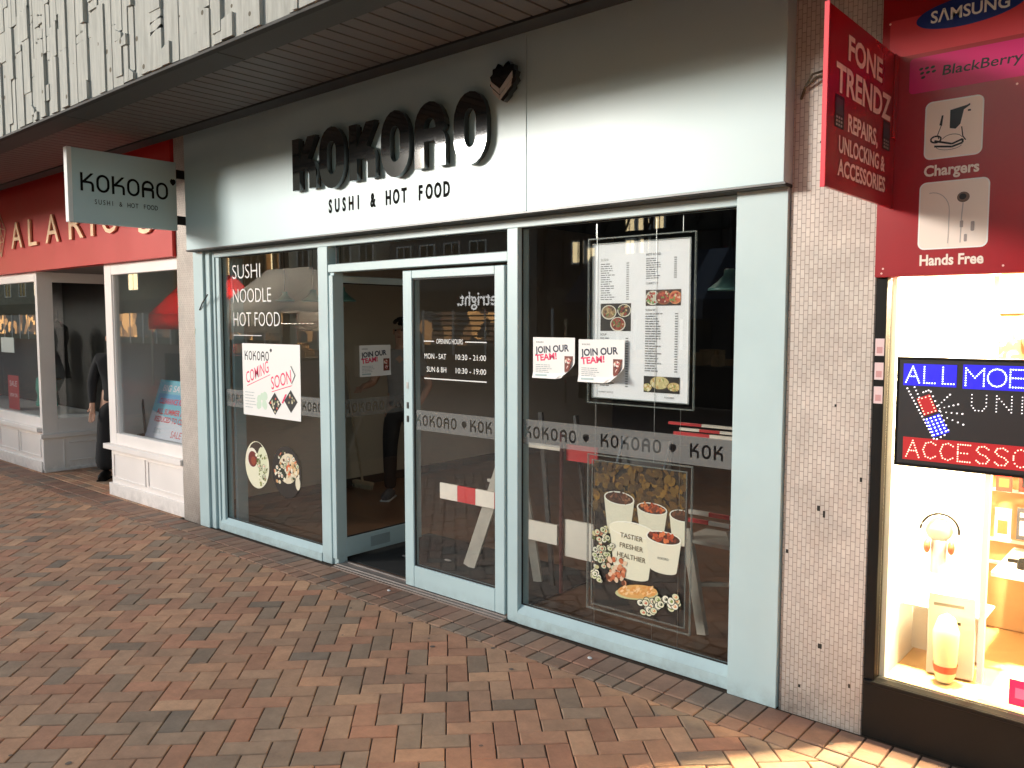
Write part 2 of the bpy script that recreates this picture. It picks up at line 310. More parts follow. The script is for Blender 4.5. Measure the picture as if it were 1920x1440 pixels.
class Art:
    """flat printed matter: coloured shapes laid in thin layers, x right, z up, facing -y"""
    def __init__(s, w, h, base=(.8, .8, .8), div=1): s.w, s.h = w, h; s.vs = []; s.fs = []; s.cs = []; s.layer = 0; s.base = base; s.div = div; s.clip = None; s.st = .00002; s.grid()
    def grid(s):
        if s.base is None: return
        n = s.div; b = len(s.vs)
        for j in range(n+1):
            for i in range(n+1): s.vs.append((s.w*i/n, 0, s.h*j/n))
        for j in range(n):
            for i in range(n): s.fs.append([b+j*(n+1)+i, b+j*(n+1)+i+1, b+(j+1)*(n+1)+i+1, b+(j+1)*(n+1)+i]); s.cs.append(s.base)
    def up(s): s.layer += 1; return s
    def y(s): return -s.st*s.layer
    def poly(s, pts, c):
        s.up()
        if s.clip: pts = [(min(max(x, s.clip[0]), s.clip[2]), min(max(z, s.clip[1]), s.clip[3])) for x, z in pts]
        b = len(s.vs); s.vs += [(x, s.y(), z) for x, z in pts]; s.fs.append(list(range(b, b+len(pts)))); s.cs.append(c); return s
    def rect(s, x0, z0, x1, z1, c): return s.poly([(x0, z0), (x1, z0), (x1, z1), (x0, z1)], c)
    def rrect(s, x0, z0, x1, z1, r, c):
        return s.poly(arc(x1-r, z0+r, r, -90, 0, 5)+arc(x1-r, z1-r, r, 0, 90, 5)+arc(x0+r, z1-r, r, 90, 180, 5)+arc(x0+r, z0+r, r, 180, 270, 5), c)
    def ell(s, cx, cz, rx, rz, c, rot=0, n=20, clip=None):
        p = []
        for i in range(n):
            a = 2*math.pi*i/n; x = rx*math.cos(a); z = rz*math.sin(a)
            X = cx+x*math.cos(rot)-z*math.sin(rot); Z = cz+x*math.sin(rot)+z*math.cos(rot)
            if clip: X = min(max(X, clip[0]), clip[2]); Z = min(max(Z, clip[1]), clip[3])
            p.append((X, Z))
        return s.poly(p, c)
    def text(s, t, x, z, size, c, sx=1, bold=0, align='L', rot=0, shear=0, width=None):
        s.up(); vs, fs = text_geo(t, bold); 
        x0 = min(v[0] for v in vs); x1 = max(v[0] for v in vs)
        if width: sx = width/size/(x1-x0)
        off = -x0*size*sx if align == 'L' else -(x0+x1)/2*size*sx if align == 'C' else -x1*size*sx
        b = len(s.vs); cr, sr = math.cos(rot), math.sin(rot)
        for a, q in vs:
            X = a*size*sx+off+q*size*shear; Z = q*size
            s.vs.append((x+X*cr-Z*sr, s.y(), z+X*sr+Z*cr))
        for f in fs: s.fs.append([b+i for i in f]); s.cs.append(c)
        return s
    def loops(s, lps, c):
        s.up(); me = curve_mesh(lps, 0); b = len(s.vs)
        s.vs += [(v.co.x, s.y(), v.co.y) for v in me.vertices]
        for p in me.polygons: s.fs.append([b+i for i in p.vertices]); s.cs.append(c)
        bpy.data.meshes.remove(me); return s
    def lines(s, x0, z0, x1, z1, n, c, rng, fill=.9, th=.35, price=0):
        for i in range(n):
            z = z1-(z1-z0)*(i+.5)/n; t = (z1-z0)/n*th; x = x0; e = x0+(x1-x0)*rng.uniform(.55, 1)*fill
            while x < e:      # words of a line
                wd = rng.uniform(.010, .035); s.layer = s.layer; b = min(x+wd, e)
                s._quad(x, z-t/2, b, z+t/2, c); x = b+.004
            if price: s._quad(x1+price, z-t/2, x1+price+.016, z+t/2, c)
        s.up()
    def _quad(s, x0, z0, x1, z1, c):
        b = len(s.vs); y = s.y()-s.st; s.vs += [(x0, y, z0), (x1, y, z0), (x1, y, z1), (x0, y, z1)]; s.fs.append([b, b+1, b+2, b+3]); s.cs.append(c)
    def food(s, x0, z0, x1, z1, seed, bg, bowls, pal, n=60, rs=(.008, .02)):
        """a photograph of dishes: bowls with rims, filled with small morsels"""
        r = random.Random(seed); cl = (x0, z0, x1, z1); s.rect(x0, z0, x1, z1, bg)
        for (bx, bz, br, sq, bc, ic) in bowls:
            X = x0+bx*(x1-x0); Z = z0+bz*(z1-z0); Q = br*(x1-x0)
            s.ell(X, Z, Q, Q*sq, bc, clip=cl); s.ell(X, Z+Q*.02, Q*.88, Q*sq*.86, ic, clip=cl)
            for k in range(n//max(1, len(bowls))):
                a = r.uniform(0, 6.28); d = math.sqrt(r.random())*.78
                s.ell(X+Q*d*math.cos(a), Z+Q*sq*d*math.sin(a), r.uniform(*rs), r.uniform(*rs)*.6, lin(r.choice(pal)), r.uniform(0, 3), 7, cl)
        return s
    def roll(s, x, z, q, r):
        k = r.uniform(.75, 1); s.ell(x, z, q, q*k, lin((34, 40, 26)), 0, 11, s.clip); s.ell(x, z, q*.84, q*.84*k, lin(r.choice([(232, 228, 208), (224, 220, 192), (214, 212, 176)])), 0, 11, s.clip)
        s.ell(x+q*.1, z, q*.42, q*.4*k, lin(r.choice([(200, 110, 80), (130, 150, 70), (220, 160, 110), (90, 110, 50), (60, 66, 40)])), 0, 9, s.clip); s.ell(x-q*.1, z+q*.1, q*.15, q*.12, lin((240, 236, 220)), 0, 6, s.clip)
    def build(s, name, material='print', parent=None, loc=None, rz=0, warp=None, thick=.0):
        vs = s.vs
        if thick and s.base is not None:
            b = len(vs); vs += [(0, thick, 0), (s.w, thick, 0), (s.w, thick, s.h), (0, thick, s.h)]; n = s.div
            c = [0, n, (n+1)*(n+1)-1, n*(n+1)]
            s.fs += [[b+3, b+2, b+1, b]]; s.cs.append(s.base)
            for i in range(4):
                j = (i+1) % 4; s.fs.append([c[j], c[i], b+i, b+j]); s.cs.append(s.base)
        if warp: vs = [warp(*v) for v in vs]
        me = bpy.data.meshes.new(name); me.from_pydata(vs, [], s.fs)
        ca = me.color_attributes.new('Col', 'FLOAT_COLOR', 'CORNER')
        data = []
        for p, c in zip(me.polygons, s.cs): data += [c[0], c[1], c[2], 1.0]*p.loop_total
        ca.data.foreach_set('color', data); me.update()
        return link(name, me, material, parent, loc, rz)
W_ = lin((240, 238, 235)); K_ = (.015, .015, .018); PINK = lin((232, 48, 100)); NAVY = lin((30, 36, 62))

# ================================================================== SETTING: paving
def clip_y(poly, ymax):
    out = []
    for i in range(len(poly)):
        a, b = poly[i], poly[(i+1) % len(poly)]
        if a[1] <= ymax: out.append(a)
        if (a[1] <= ymax) != (b[1] <= ymax):
            t = (ymax-a[1])/(b[1]-a[1]); out.append((a[0]+t*(b[0]-a[0]), ymax))
    return out
def paving():
    r = random.Random(3); vs = []; fs = []; cs = []
    pal = [(158, 108, 82), (150, 98, 74), (168, 116, 86), (146, 104, 82), (138, 100, 80), (162, 102, 76), (134, 108, 90), (118, 98, 84), (98, 88, 80), (172, 124, 94), (152, 112, 88), (108, 92, 80)]
    pal = [(int(a*.8+28), int(b*.8+20), int(c*.8+17)) for a, b, c in pal]
    wts = [10, 9, 9, 9, 8, 7, 6, 4, 1.6, 5, 8, 2.4]
    def brick(poly, g=.0028, tone=(1, 1, 1), plain=False):
        if len(poly) < 3: return
        A = abs(sum(poly[i][0]*poly[(i+1) % len(poly)][1]-poly[(i+1) % len(poly)][0]*poly[i][1] for i in range(len(poly))))/2
        if A < .0012: return
        cx = sum(p[0] for p in poly)/len(poly); cy = sum(p[1] for p in poly)/len(poly)
        def inset(d):
            o = []
            for x, y in poly:
                L = math.hypot(x-cx, y-cy); k = max(0, 1-d*1.6/L); o.append((cx+(x-cx)*k, cy+(y-cy)*k))
            return o
        h = r.uniform(-.0012, .0012); tx, ty = r.uniform(-.008, .008), r.uniform(-.008, .008)
        zt = lambda x, y: h+(x-cx)*tx+(y-cy)*ty
        b = len(vs); n = len(poly)
        for d, dz in ((g, -.012), (g, -.0035), (g+.003, 0)):
            for x, y in inset(d): vs.append((x, y, zt(x, y)+dz))
        c = lin(r.choices(pal[:8] if plain else pal, wts[:8] if plain else wts)[0]); k = r.uniform(.92, 1.1); g_ = (c[0]+c[1]+c[2])/3; c = tuple(.84*q+.16*v for q, v in zip(c, (.305, .165, .112))); c = tuple((q*.85+g_*.15)*k*tone[i_]*(1.62, 1.72, 1.56)[i_] for i_, q in enumerate(c))
        for j in range(2):
            for i in range(n): fs.append([b+j*n+i, b+j*n+(i+1) % n, b+(j+1)*n+(i+1) % n, b+(j+1)*n+i]); cs.append(c)
        fs.append([b+2*n+i for i in range(n)]); cs.append(c)
    W = .1; ca = math.cos(R(45)); X0, X1, Y0, Y1 = -15, 2.2, -5.2, -.315
    for i in range(-150, 150):
        for j in range(-150, 150):
            d = (i-j) % 4
            if d == 0: p = [(i, j), (i+2, j), (i+2, j+1), (i, j+1)]
            elif d == 3: p = [(i, j), (i+1, j), (i+1, j+2), (i, j+2)]
            else: continue
            p = [((a*ca-b*ca)*W-6.03, (a*ca+b*ca)*W) for a, b in p]
            if max(q[0] for q in p) < X0 or min(q[0] for q in p) > X1 or max(q[1] for q in p) < Y0 or min(q[1] for q in p) > Y1: continue
            brick(clip_y(p, Y1))
    x = X0
    while x < X1:      # header course by the shop fronts, then a stretcher course
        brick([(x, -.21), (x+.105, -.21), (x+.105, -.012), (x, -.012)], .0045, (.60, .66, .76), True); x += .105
    x = X0
    while x < X1:
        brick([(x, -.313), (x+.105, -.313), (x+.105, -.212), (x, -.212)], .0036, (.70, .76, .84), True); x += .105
    x = X0
    while x < -6.9:    # the left shop's doorway
        for k in range(8): brick([(x+(k % 2)*.1, -.01+k*.1), (x+.2+(k % 2)*.1, -.01+k*.1), (x+.2+(k % 2)*.1, .088+k*.1), (x+(k % 2)*.1, .088+k*.1)])
        x += .2
    me = bpy.data.meshes.new('paving'); me.from_pydata(vs, [], fs)
    a = me.color_attributes.new('Col', 'FLOAT_COLOR', 'CORNER'); data = []
    for p, c in zip(me.polygons, cs): data += [c[0], c[1], c[2], 1.0]*p.loop_total
    a.data.foreach_set('color', data); me.update()
    tag(link('paving', me, 'brick'), kind='structure')
paving()
def ground_mat():
    m, n, l, b = nodes('joint_sand_and_far_paving')
    tc = n.new('ShaderNodeTexCoord'); br = n.new('ShaderNodeTexBrick'); br.inputs['Scale'].default_value = 1
    br.inputs['Brick Width'].default_value = .2; br.inputs['Row Height'].default_value = .1; br.inputs['Mortar Size'].default_value = .004
    br.inputs['Color1'].default_value = (*lin((146, 108, 86)), 1); br.inputs['Color2'].default_value = (*lin((120, 96, 80)), 1); br.inputs['Mortar'].default_value = (*lin((70, 58, 48)), 1)
    l.new(tc.outputs['Object'], br.inputs['Vector']); l.new(br.outputs['Color'], b.inputs['Base Color']); b.inputs['Roughness'].default_value = .8; return m
def sand_mat():
    return mat('joint_sand', lin((66, 52, 42)), .95, var=.3, scale=30, bump=.5, bscale=300)
tag(MB().box(-15.2, 2.4, -5.4, 1.0, -.03, -.0075).build('paving_bed', sand_mat()), kind='structure')
tag(MB().box(-150, 120, -150, 90, -.3, -.031).build('ground', ground_mat()), kind='structure')

# ================================================================== canopy and concrete upper wall
can = empty('street_canopy', (-8, -.6, 3.1), 0, 'long canopy with brown slatted underside running above all three shop fronts', 'canopy')
def sub(p): return (-p[0], -p[1], -p[2])
def local(o, parent):
    o.location = Vector(o.location)-Vector(parent.location); return o
s = MB(); x = -24
while x < 3.0:
    s.box(x, x+.094, -.965, -.42, 3.10, 3.118); x += .106
local(s.build('slatted_soffit', 'soffit', can, .002), can)
s = MB().box(-24, 3, -.965, -.42, 3.135, 3.16); local(s.build('soffit_backing', 'dark', can), can)
s = MB(); x = -24
while x < 3: s.box(x, min(x+1.992, 3), -1.225, -.968, 3.085, 3.11); x += 2.0
local(s.build('edge_board', 'soffboard', can, .002), can)
local(box('edge_trim', 'dark', can, -24, 3, -1.262, -1.2255, 3.028, 3.044), can)
local(box('inner_beam', 'dark', can, -24, 3, -.417, -.30, 3.09, 3.4), can)
local(box('recess_top', 'dark', can, -24, 3, -.30, .02, 3.3, 3.4), can)
def concrete():
    r = random.Random(11); s = MB(); x = -24.0; top = 6.2
    while x < 3.0:
        wd = r.choice([.035, .05, .06, .08, .10, .12]); z = 3.045+r.choice([0, 0, 0, .004, .008]); col_d = r.choice([0, .003, .006, .010])
        while z < top:
            L = r.choice([.05, .10, .2, .35, .5, .8]) if z < 4.6 else 1.6
            z1 = min(z+L, top); d = col_d+r.choice([0, 0, .003, .008, .013, .018])
            # sloped top and bottom edge of the cast board mark
            k = r.uniform(-.02, .02)
            y = -1.25-d
            b = [(x, -1.2, z), (x+wd, -1.2, z), (x+wd, y, z+k*.0), (x, y, z), (x, -1.2, z1), (x+wd, -1.2, z1), (x+wd, y, z1+k), (x, y, z1-k)]
            s.add(b, [(0, 1, 2, 3), (7, 6, 5, 4), (3, 2, 6, 7), (0, 3, 7, 4), (1, 5, 6, 2)]); z = z1+.0005
        x += wd
    return s
wl = concrete().build('concrete_wall', 'concrete'); tag(wl, 'upper wall of pale grey board marked concrete above the canopy, top left', 'wall')
w2 = MB().box(-24, 3, -1.199, .2, 3.42, 6.2); o = w2.build('backing_slab', 'concrete', wl)
M['concrete'].name = 'board_marked_concrete'

# ================================================================== tiled pillars
tp = box('tiled_pillar', 'tile', None, -1.418, -1.062, 0, .45, -.01, 3.3, .004)
tag(tp, 'wide pillar of small pinkish mosaic tiles between sushi shop and phone shop', 'pillar')
s = MB()
for (x, z, w_, h_) in ((-1.27, .905, .012, .022), (-1.245, .88, .009, .028), (-1.25, .315, .016, .02), (-1.30, 2.43, .006, .008), (-1.40, .70, .01, .016), (-1.33, .12, .009, .012), (-1.12, .18, .008, .016), (-1.21, 1.35, .008, .010), (-1.10, 1.05, .009, .018)):
    s.box(x, x+w_, -.0015, .002, z, z+h_)
s.build('chipped_tile', 'dark', tp)
s = MB().tube([(-1.385, .0, 2.62), (-1.36, -.02, 2.66), (-1.31, -.03, 2.69), (-1.25, -.02, 2.68), (-1.17, -.012, 2.70)], .006, 7)
s.tube([(-1.36, -.01, 2.67), (-1.33, -.025, 2.705), (-1.29, -.012, 2.715)], .005, 7)
s.build('old_cable', mat('dirty_cable', (.09, .07, .045), .8), tp)
tp2 = box('tiled_pillar', 'tile', None, -6.735, -6.425, 0, .3, -.01, 3.3, .004)
tag(tp2, 'narrow pillar of small mosaic tiles between red shop and sushi shop', 'pillar')

# ================================================================== SUSHI SHOPFRONT
sf = empty('sushi_shopfront', (0, 0, 0), 0, 'pale teal framed sushi shop front with wide fascia and open glass door', 'shopfront')
box('pilaster', 'teal', sf, -1.652, -1.421, -.02, .14, .0, 2.272)
box('pilaster', 'teal', sf, -6.42, -6.27, -.02, .14, .0, 2.272)
MB().box(-6.268, -6.16, .02, .14, .0, 2.272).box(-6.268, -6.20, .0, .0195, .0, 2.272).build('door_jamb', 'teal', sf, .0015)
fa = MB().box(-6.385, -2.7995, -.09, .0, 2.275, 3.2).box(-2.797, -1.412, -.09, .0, 2.275, 3.2).build('fascia', 'fascia', sf, .002)
MB().box(-6.385, -1.412, -.085, .1, 2.262, 2.2745).build('fascia_soffit', 'soffboard', sf)
box('fascia_edge_trim', 'metald', fa, -6.392, -1.404, -.0945, -.086, 2.2665, 2.2745, 0)
# raised letters
xs = [(-4.825, -4.560), (-4.525, -4.262), (-4.212, -3.957), (-3.905, -3.652), (-3.607, -3.352), (-3.287, -3.036)]
for ch, (a, b) in zip('KOKORO', xs):
    z0, z1 = (2.555, 2.945) if ch == 'O' else (2.58, 2.92)
    if ch == 'R': z1 = 2.945
    me = stand(curve_mesh(place(glyph(ch, {'K': .295, 'O': .325, 'R': .315}[ch]), a, z0, b-a, (z1-z0)/1.28), .032), -.119); me.name = 'sign_letter'
    link('sign_letter', me, 'gloss', fa)
    me2 = stand(curve_mesh(place(glyph(ch, .27), a+.01, z0+.01, b-a-.02, (z1-z0-.02)/1.28), .012), -.096); me2.name = 'letter_standoff'
    link('sign_letter', me2, 'dark', fa)
me = stand(curve_mesh([[(-3.012+.185*a, 2.848+.20*b) for a, b in heart_loop()]], .034), -.119)
link('heart_emblem', me, 'gloss', fa)
ch_ = [[(-3.012+.185*a, 2.848+.20*b) for a, b in lp] for lp in (
    [(.02, .60), (.38, .34), (.38, .20), (.08, .44)], [(.40, .34), (.86, .72), (.86, .54), (.40, .20)],
    [(.10, .39), (.38, .17), (.38, .05), (.14, .26)], [(.40, .17), (.84, .50), (.80, .36), (.40, .05)])]
link('heart_stripe', stand(curve_mesh(ch_, .004), -.1385), mat('pale_emblem_face', lin((206, 202, 196)), .4, var=0), fa)
def mono(A, t, x0, x1, z, size, c, bold=.01, sx=None):
    n = len(t); st = (x1-x0)/(n-1+.8)
    for i, ch in enumerate(t):
        if ch != ' ': A.text(ch, x0+i*st+st*.4, z, size, c, sx=sx or .78, bold=bold, align='C')
    return A
A = Art(1, 1, None); mono(A, 'SUSHI & HOT FOOD', -4.50, -3.36, 2.412, .118, K_, .035, .62)
A.build('tagline', 'blackfilm', fa, (0, -.0925, 0))

# frames (front faces 0.02-0.03 m behind the pilaster face)
fr = MB()
def frame(x0, x1, y0, y1, z0, z1): fr.box(x0, x1, y0, y1, z0, z1)
frame(-6.16, -1.653, .02, .115, 2.212, 2.261)      # head
frame(-4.775, -4.665, .018, .118, .0, 2.2115)      # mullion, hinge side
frame(-3.028, -2.95, .018, .118, .0, 2.2115)
frame(-6.155, -4.776, .012, .115, .0, .062)         # sill left
frame(-2.9495, -1.655, .012, .115, .0, .062)
frame(-6.155, -6.105, .03, .11, .0625, 2.2115)
frame(-1.665, -1.6535, .03, .11, .0625, 2.2115)
frame(-4.6645, -3.0285, .022, .112, 2.035, 2.088)  # transom bar
frame(-4.6645, -4.612, .034, .112, .0, 2.0345)
fr.build('window_frame', 'teal', sf, .003)
MB().add([(-6.155, .014, .0625), (-4.776, .014, .0625), (-4.776, .05, .100), (-6.155, .05, .100), (-6.155, .08, .0625), (-4.776, .08, .0625), (-6.155, .08, .1), (-4.776, .08, .1)],
         [(0, 1, 2, 3), (3, 2, 7, 6), (4, 5, 7, 6), (0, 3, 6, 4), (1, 2, 7, 5)]).build('sill', 'teal', sf)
MB().add([(-2.9495, .014, .0625), (-1.655, .014, .0625), (-1.655, .05, .100), (-2.9495, .05, .100), (-2.9495, .08, .0625), (-1.655, .08, .0625), (-2.9495, .08, .1), (-1.655, .08, .1)],
         [(0, 1, 2, 3), (3, 2, 7, 6), (4, 5, 7, 6), (0, 3, 6, 4), (1, 2, 7, 5)]).build('sill', 'teal', sf)
MB().box(-6.104, -6.07, .125, .22, .03, 2.21).build('window_reveal', 'teal', sf, .002)
g = MB(); t_ = .006
for x0, x1, z0, z1 in ((-6.105, -4.775, .1, 2.212), (-2.95, -1.665, .1, 2.212), (-4.612, -3.028, 2.088, 2.212)):
    for a, b, c, d in ((x0, x0+t_, z0, z1), (x1-t_, x1, z0, z1), (x0+t_, x1-t_, z0, z0+t_), (x0+t_, x1-t_, z1-t_, z1)): g.box(a, b, .052, .06, c, d)
g.build('gasket', 'rubber', sf)
def pane(name, parent, x0, x1, z0, z1, y=.061, m='pane'): return MB().box(x0, x1, y, y+.006, z0, z1).build(name, m, parent)
w1 = pane('window_pane', sf, -6.104, -4.776, .101, 2.211)
w3 = pane('window_pane', sf, -2.949, -1.666, .101, 2.211)
wt = pane('transom_pane', sf, -4.6115, -3.0285, 2.0885, 2.2115)
# door leaf in the frame, on the right
def door_leaf(parent, W, H):
    """local: x 0..W, z 0..H, y 0..0.045"""
    f = MB().box(0, .082, 0, .045, 0, H).box(W-.075, W, 0, .045, 0, H).box(.0825, W-.0755, 0, .045, 0, .135).box(.0825, W-.0755, 0, .045, H-.048, H)
    d = f.build('door', 'teal', parent, .003)
    MB().box(.082, W-.075, .019, .025, .135, H-.048).build('door_pane', 'pane', d)
    g = MB()
    for a, b, c, e in ((.0825, .09, .1355, H-.0485), (W-.083, W-.0755, .1355, H-.0485), (.0905, W-.0835, .1355, .143), (.0905, W-.0835, H-.056, H-.0485)): g.box(a, b, .010, .0185, c, e)
    g.build('gasket', 'rubber', d)
    return d
d2 = door_leaf(sf, .845, 1.985); d2.location = (-3.884, .008, .028)
d2['label'] = 'closed glass door leaf with opening hours lettering'
for z in (1.275, 1.15, 1.065): MB().box(.028, .048, -.0015, .001, z-.02, z+.02).box(.033, .043, -.003, -.0012, z-.012, z+.012).build('lock_plate', 'metald' if z < 1.2 else 'metal', d2)
d1 = door_leaf(sf, .80, 1.97); d1.location = (-4.61, .02, .045); d1.rotation_euler = (0, 0, R(90))
d1['label'] = 'glass door leaf swung open into the shop'
MB().box(.30, .48, -.002, .0, .03, .105).build('kick_sticker', mat('grey_sticker', lin((150, 165, 168)), .4), d1)
MB().box(-4.61, -3.03, -.01, .12, -.005, .012).box(-4.61, -3.03, .012, .022, .012, .02).box(-4.61, -3.03, .085, .095, .012, .02).build('threshold', mat('dull_aluminium', lin((150, 140, 134)), .6, .3, var=.15, scale=12), sf, .001)
MB().box(-4.61, -3.03, -.03, -.011, -.006, .006).build('threshold', mat('worn_stone_strip', lin((140, 122, 112)), .8), sf)
# frosted manifestation band with cut out lettering
def band(parent, x0, x1, z0, z1, start, pitch, y):
    lps = [[(x0, z0), (x1, z0), (x1, z1), (x0, z1)]]; x = start; zc = (z0+z1)/2
    while x < x1:
        for i, c in enumerate('KOKORO'):
            a = x+i*.062
            if a > x0+.003 and a+.050 < x1-.003: lps += place(glyph(c, .24), a, zc-.034, .048, .068/1.28)
        h = x+6*.062+.028
        if h > x0+.003 and h+.05 < x1-.003: lps.append([(h+.042*a, zc-.022+.046*b) for a, b in heart_loop()])
        x += pitch
    me = stand(curve_mesh(lps, 0), y); return link('frosted_band', me, 'frost', parent)
band(w3, -2.945, -1.67, 1.02, 1.158, -2.935, .515, .0605)
band(w1, -6.10, -4.78, 1.02, 1.158, -6.20, .515, .0605)
b_ = band(d2, .085, .767, 1.0, 1.125, .09-.0, .47, .0185)
b_ = band(d1, .085, .72, .985, 1.11, .10, .47, .0185)
# window lettering left
for t, x0, x1, z in (('SUSHI', -5.955, -5.56, 2.035), ('NOODLE', -5.955, -5.42, 1.848), ('HOT FOOD', -5.955, -5.31, 1.665)):
    A = Art(1, 1, None); A.text(t, x0, z, .158, W_, bold=-.008, width=x1-x0); A.build('window_lettering', 'whitefilm', w1, (0, .0600, 0))
Art(1, 1, None).rect(-5.96, 1.59, -5.56, 1.596, W_).build('window_line', 'whitefilm', w1, (0, .0600, 0))
# food stickers on the glass
def plate(cx, cz, rx, rz, seed, bgc, pal, spots):
    A = Art(1, 1, None); A.ell(0, 0, rx, rz, bgc, n=36); r = random.Random(seed)
    for (dx, dz, q, qz, c) in spots: A.ell(dx*rx, dz*rz, q*rx, qz*rz, lin(c), r.uniform(0, 1), 18)
    for k in range(120):
        a = r.uniform(0, 6.28); d = math.sqrt(r.random())*.9; x, z = rx*d*math.cos(a), rz*d*math.sin(a)
        p = pal(x/rx, z/rz, r)
        if p and k % 6 == 0: A.roll(x, z, .02, r)
        elif p: A.ell(x, z, r.uniform(.006, .02), r.uniform(.005, .014), lin(p), r.uniform(0, 3), 8)
    o = A.build('food_sticker', 'print', w1, (cx, .0602, cz)); return o
plate(-5.665, .585, .168, .185, 4, lin((232, 228, 200)),
      lambda x, z, r: r.choice([(120, 130, 60), (150, 150, 80), (200, 200, 160), (240, 236, 210), (90, 100, 40)]) if (x > -.2 and z < .45 and (x+z*.2) > 0) else None,
      [(-.05, .55, .62, .42, (52, 34, 22)), (-.4, .28, .46, .42, (236, 226, 210)), (-.36, .22, .38, .34, (110, 30, 22)), (-.3, .15, .2, .18, (150, 60, 34)), (.45, .1, .42, .7, (222, 224, 190))])
plate(-5.265, .575, .19, .195, 9, lin((34, 26, 22)),
      lambda x, z, r: r.choice([(235, 225, 200), (240, 235, 215), (220, 120, 80), (210, 160, 110), (60, 70, 40), (90, 50, 30), (225, 205, 170)]) if (z-x*.25 > -.35 and x*x+z*z < .7) else None,
      [(.1, .15, .66, .58, (226, 212, 184)), (-.3, .0, .3, .35, (40, 46, 30)), (.2, .1, .28, .22, (226, 120, 80)), (.55, .2, .28, .3, (228, 196, 150)), (.75, -.35, .16, .26, (225, 215, 190))])
# opening hours on the right door leaf
A = Art(1, 1, None); X = 3.884; Z = -.028
def T(t, x, z, s_, w_=None, al='L'): A.text(t, x+X, z+Z, s_, W_, align=al, width=w_, bold=.004)
A.rect(-3.715+X, 1.578+Z, -3.625+X, 1.584+Z, W_); A.rect(-3.36+X, 1.578+Z, -3.19+X, 1.584+Z, W_); A.rect(-3.712+X, 1.350+Z, -3.19+X, 1.357+Z, W_)
T('OPENING HOURS', -3.605, 1.567, .042, .225); T('MON - SAT', -3.71, 1.475, .046, .19); T('10:30 - 21:00', -3.44, 1.475, .046, .245)
T('SUN & BH', -3.69, 1.395, .046, .17); T('10:30 - 19:00', -3.44, 1.395, .046, .245)
A.build('opening_hours', 'whitefilm', d2, (0, .0180, 0))
# bent wire on the left pilaster, tape
tag(MB().tube([(-6.325, -.026, 1.795), (-6.26, -.034, 1.85), (-6.17, -.036, 1.915)], .0055, 6).build('bent_bracket', 'metald', sf), None)
MB().add([(-6.435, -.004, 1.61), (-6.42, -.022, 1.60), (-6.41, -.024, 1.64), (-6.43, -.006, 1.66), (-6.435, -.003, 1.54), (-6.425, -.003, 1.54)], [(0, 1, 2, 3), (0, 4, 5, 1)]).build('yellow_tape', 'yellow', sf)

# ---- interior shell
rm = empty('shop_interior', (0, 0, 0), 0, 'dim interior of the sushi shop with cream left wall and brown floor', 'room')
box('floor', 'woodfloor', rm, -6.7, -1.40, .12, 6.5, -.02, .012, 0)
box('side_wall', 'cream', rm, -6.78, -6.7, .14, 6.5, .012, 2.9, 0)
box('side_wall', 'deep', rm, -1.405, -1.3, .46, 6.5, .012, 2.9, 0)
box('back_wall', 'deep', rm, -6.7, -1.40, 6.5, 6.6, .012, 2.9, 0)
box('ceiling', 'deep', rm, -6.78, -1.3, .13, 6.6, 2.9, 3.0, 0)
box('skirting', 'deep', rm, -6.698, -6.68, .14, 6.49, .013, .10, 0)
MB().box(-6.69, -1.5, .002, .12, 2.28, 3.25).build('header_wall', 'deep', rm)
tag(box('door_mat', 'mat_', None, -4.72, -3.05, .125, 1.0, .0125, .022, .003), 'charcoal entrance mat lying inside the open door', 'mat')

# pendant lamps
def pendant(x, y, z, d, label):
    o = empty('pendant_lamp', (x, y, z), 0, label, 'pendant lamp', 'teal pendant lamps inside the sushi shop')
    k = d/2
    MB().lathe([(k, 0), (k*.99, .012), (k*.55, k*.42), (k*.28, k*.72), (k*.26, k*.98), (k*.18, k*1.02), (.001, k*1.03)]).lathe([(k*.985, 0), (k*.53, k*.40), (k*.2, k*.7)]).build('lamp_shade', 'teal_lamp', o)
    MB().tube([(0, 0, k*1.02), (0, 0, 2.9-z)], .004, 6).build('cord', 'rubber', o)
    return o
pendant(-6.5, .896, 1.885, .17, 'teal cone lamp behind the window lettering, farthest left')
pendant(-6.38, 1.12, 1.885, .21, 'teal cone lamp just left of the door post')
pendant(-6.2, 1.30, 1.885, .27, 'teal cone lamp seen through the open door leaf')
pendant(-2.43, 1.5, 1.90, .27, 'teal cone lamp at the right edge of the large right window')
sp = empty('ceiling_spotlight', (-3.1, 2.3, 2.56), 0, 'small lit ceiling spotlight at the top of the right window', 'spotlight')
MB().lathe([(.02, .1), (.045, .1), (.045, 0), (.036, 0), (.036, .03)], n=20).build('housing', 'metald', sp)
il = bpy.data.lights.new('spot_light', 'AREA'); il.shape = 'DISK'; il.size = .08; il.energy = 7; il.color = (1, .85, .68)
io = bpy.data.objects.new('spot_light', il); col.objects.link(io); io.parent = sp; io.location = (0, 0, -.01)
MB().lathe([(.035, .012), (.001, .012)], n=20).build('bulb', mat('lit_bulb', (.8, .8, .8), .4, var=0, emit=(1, .85, .65), es=14), sp)
MB().tube([(0, 0, .1), (0, 0, .34)], .006, 6).build('stem', 'metald', sp)

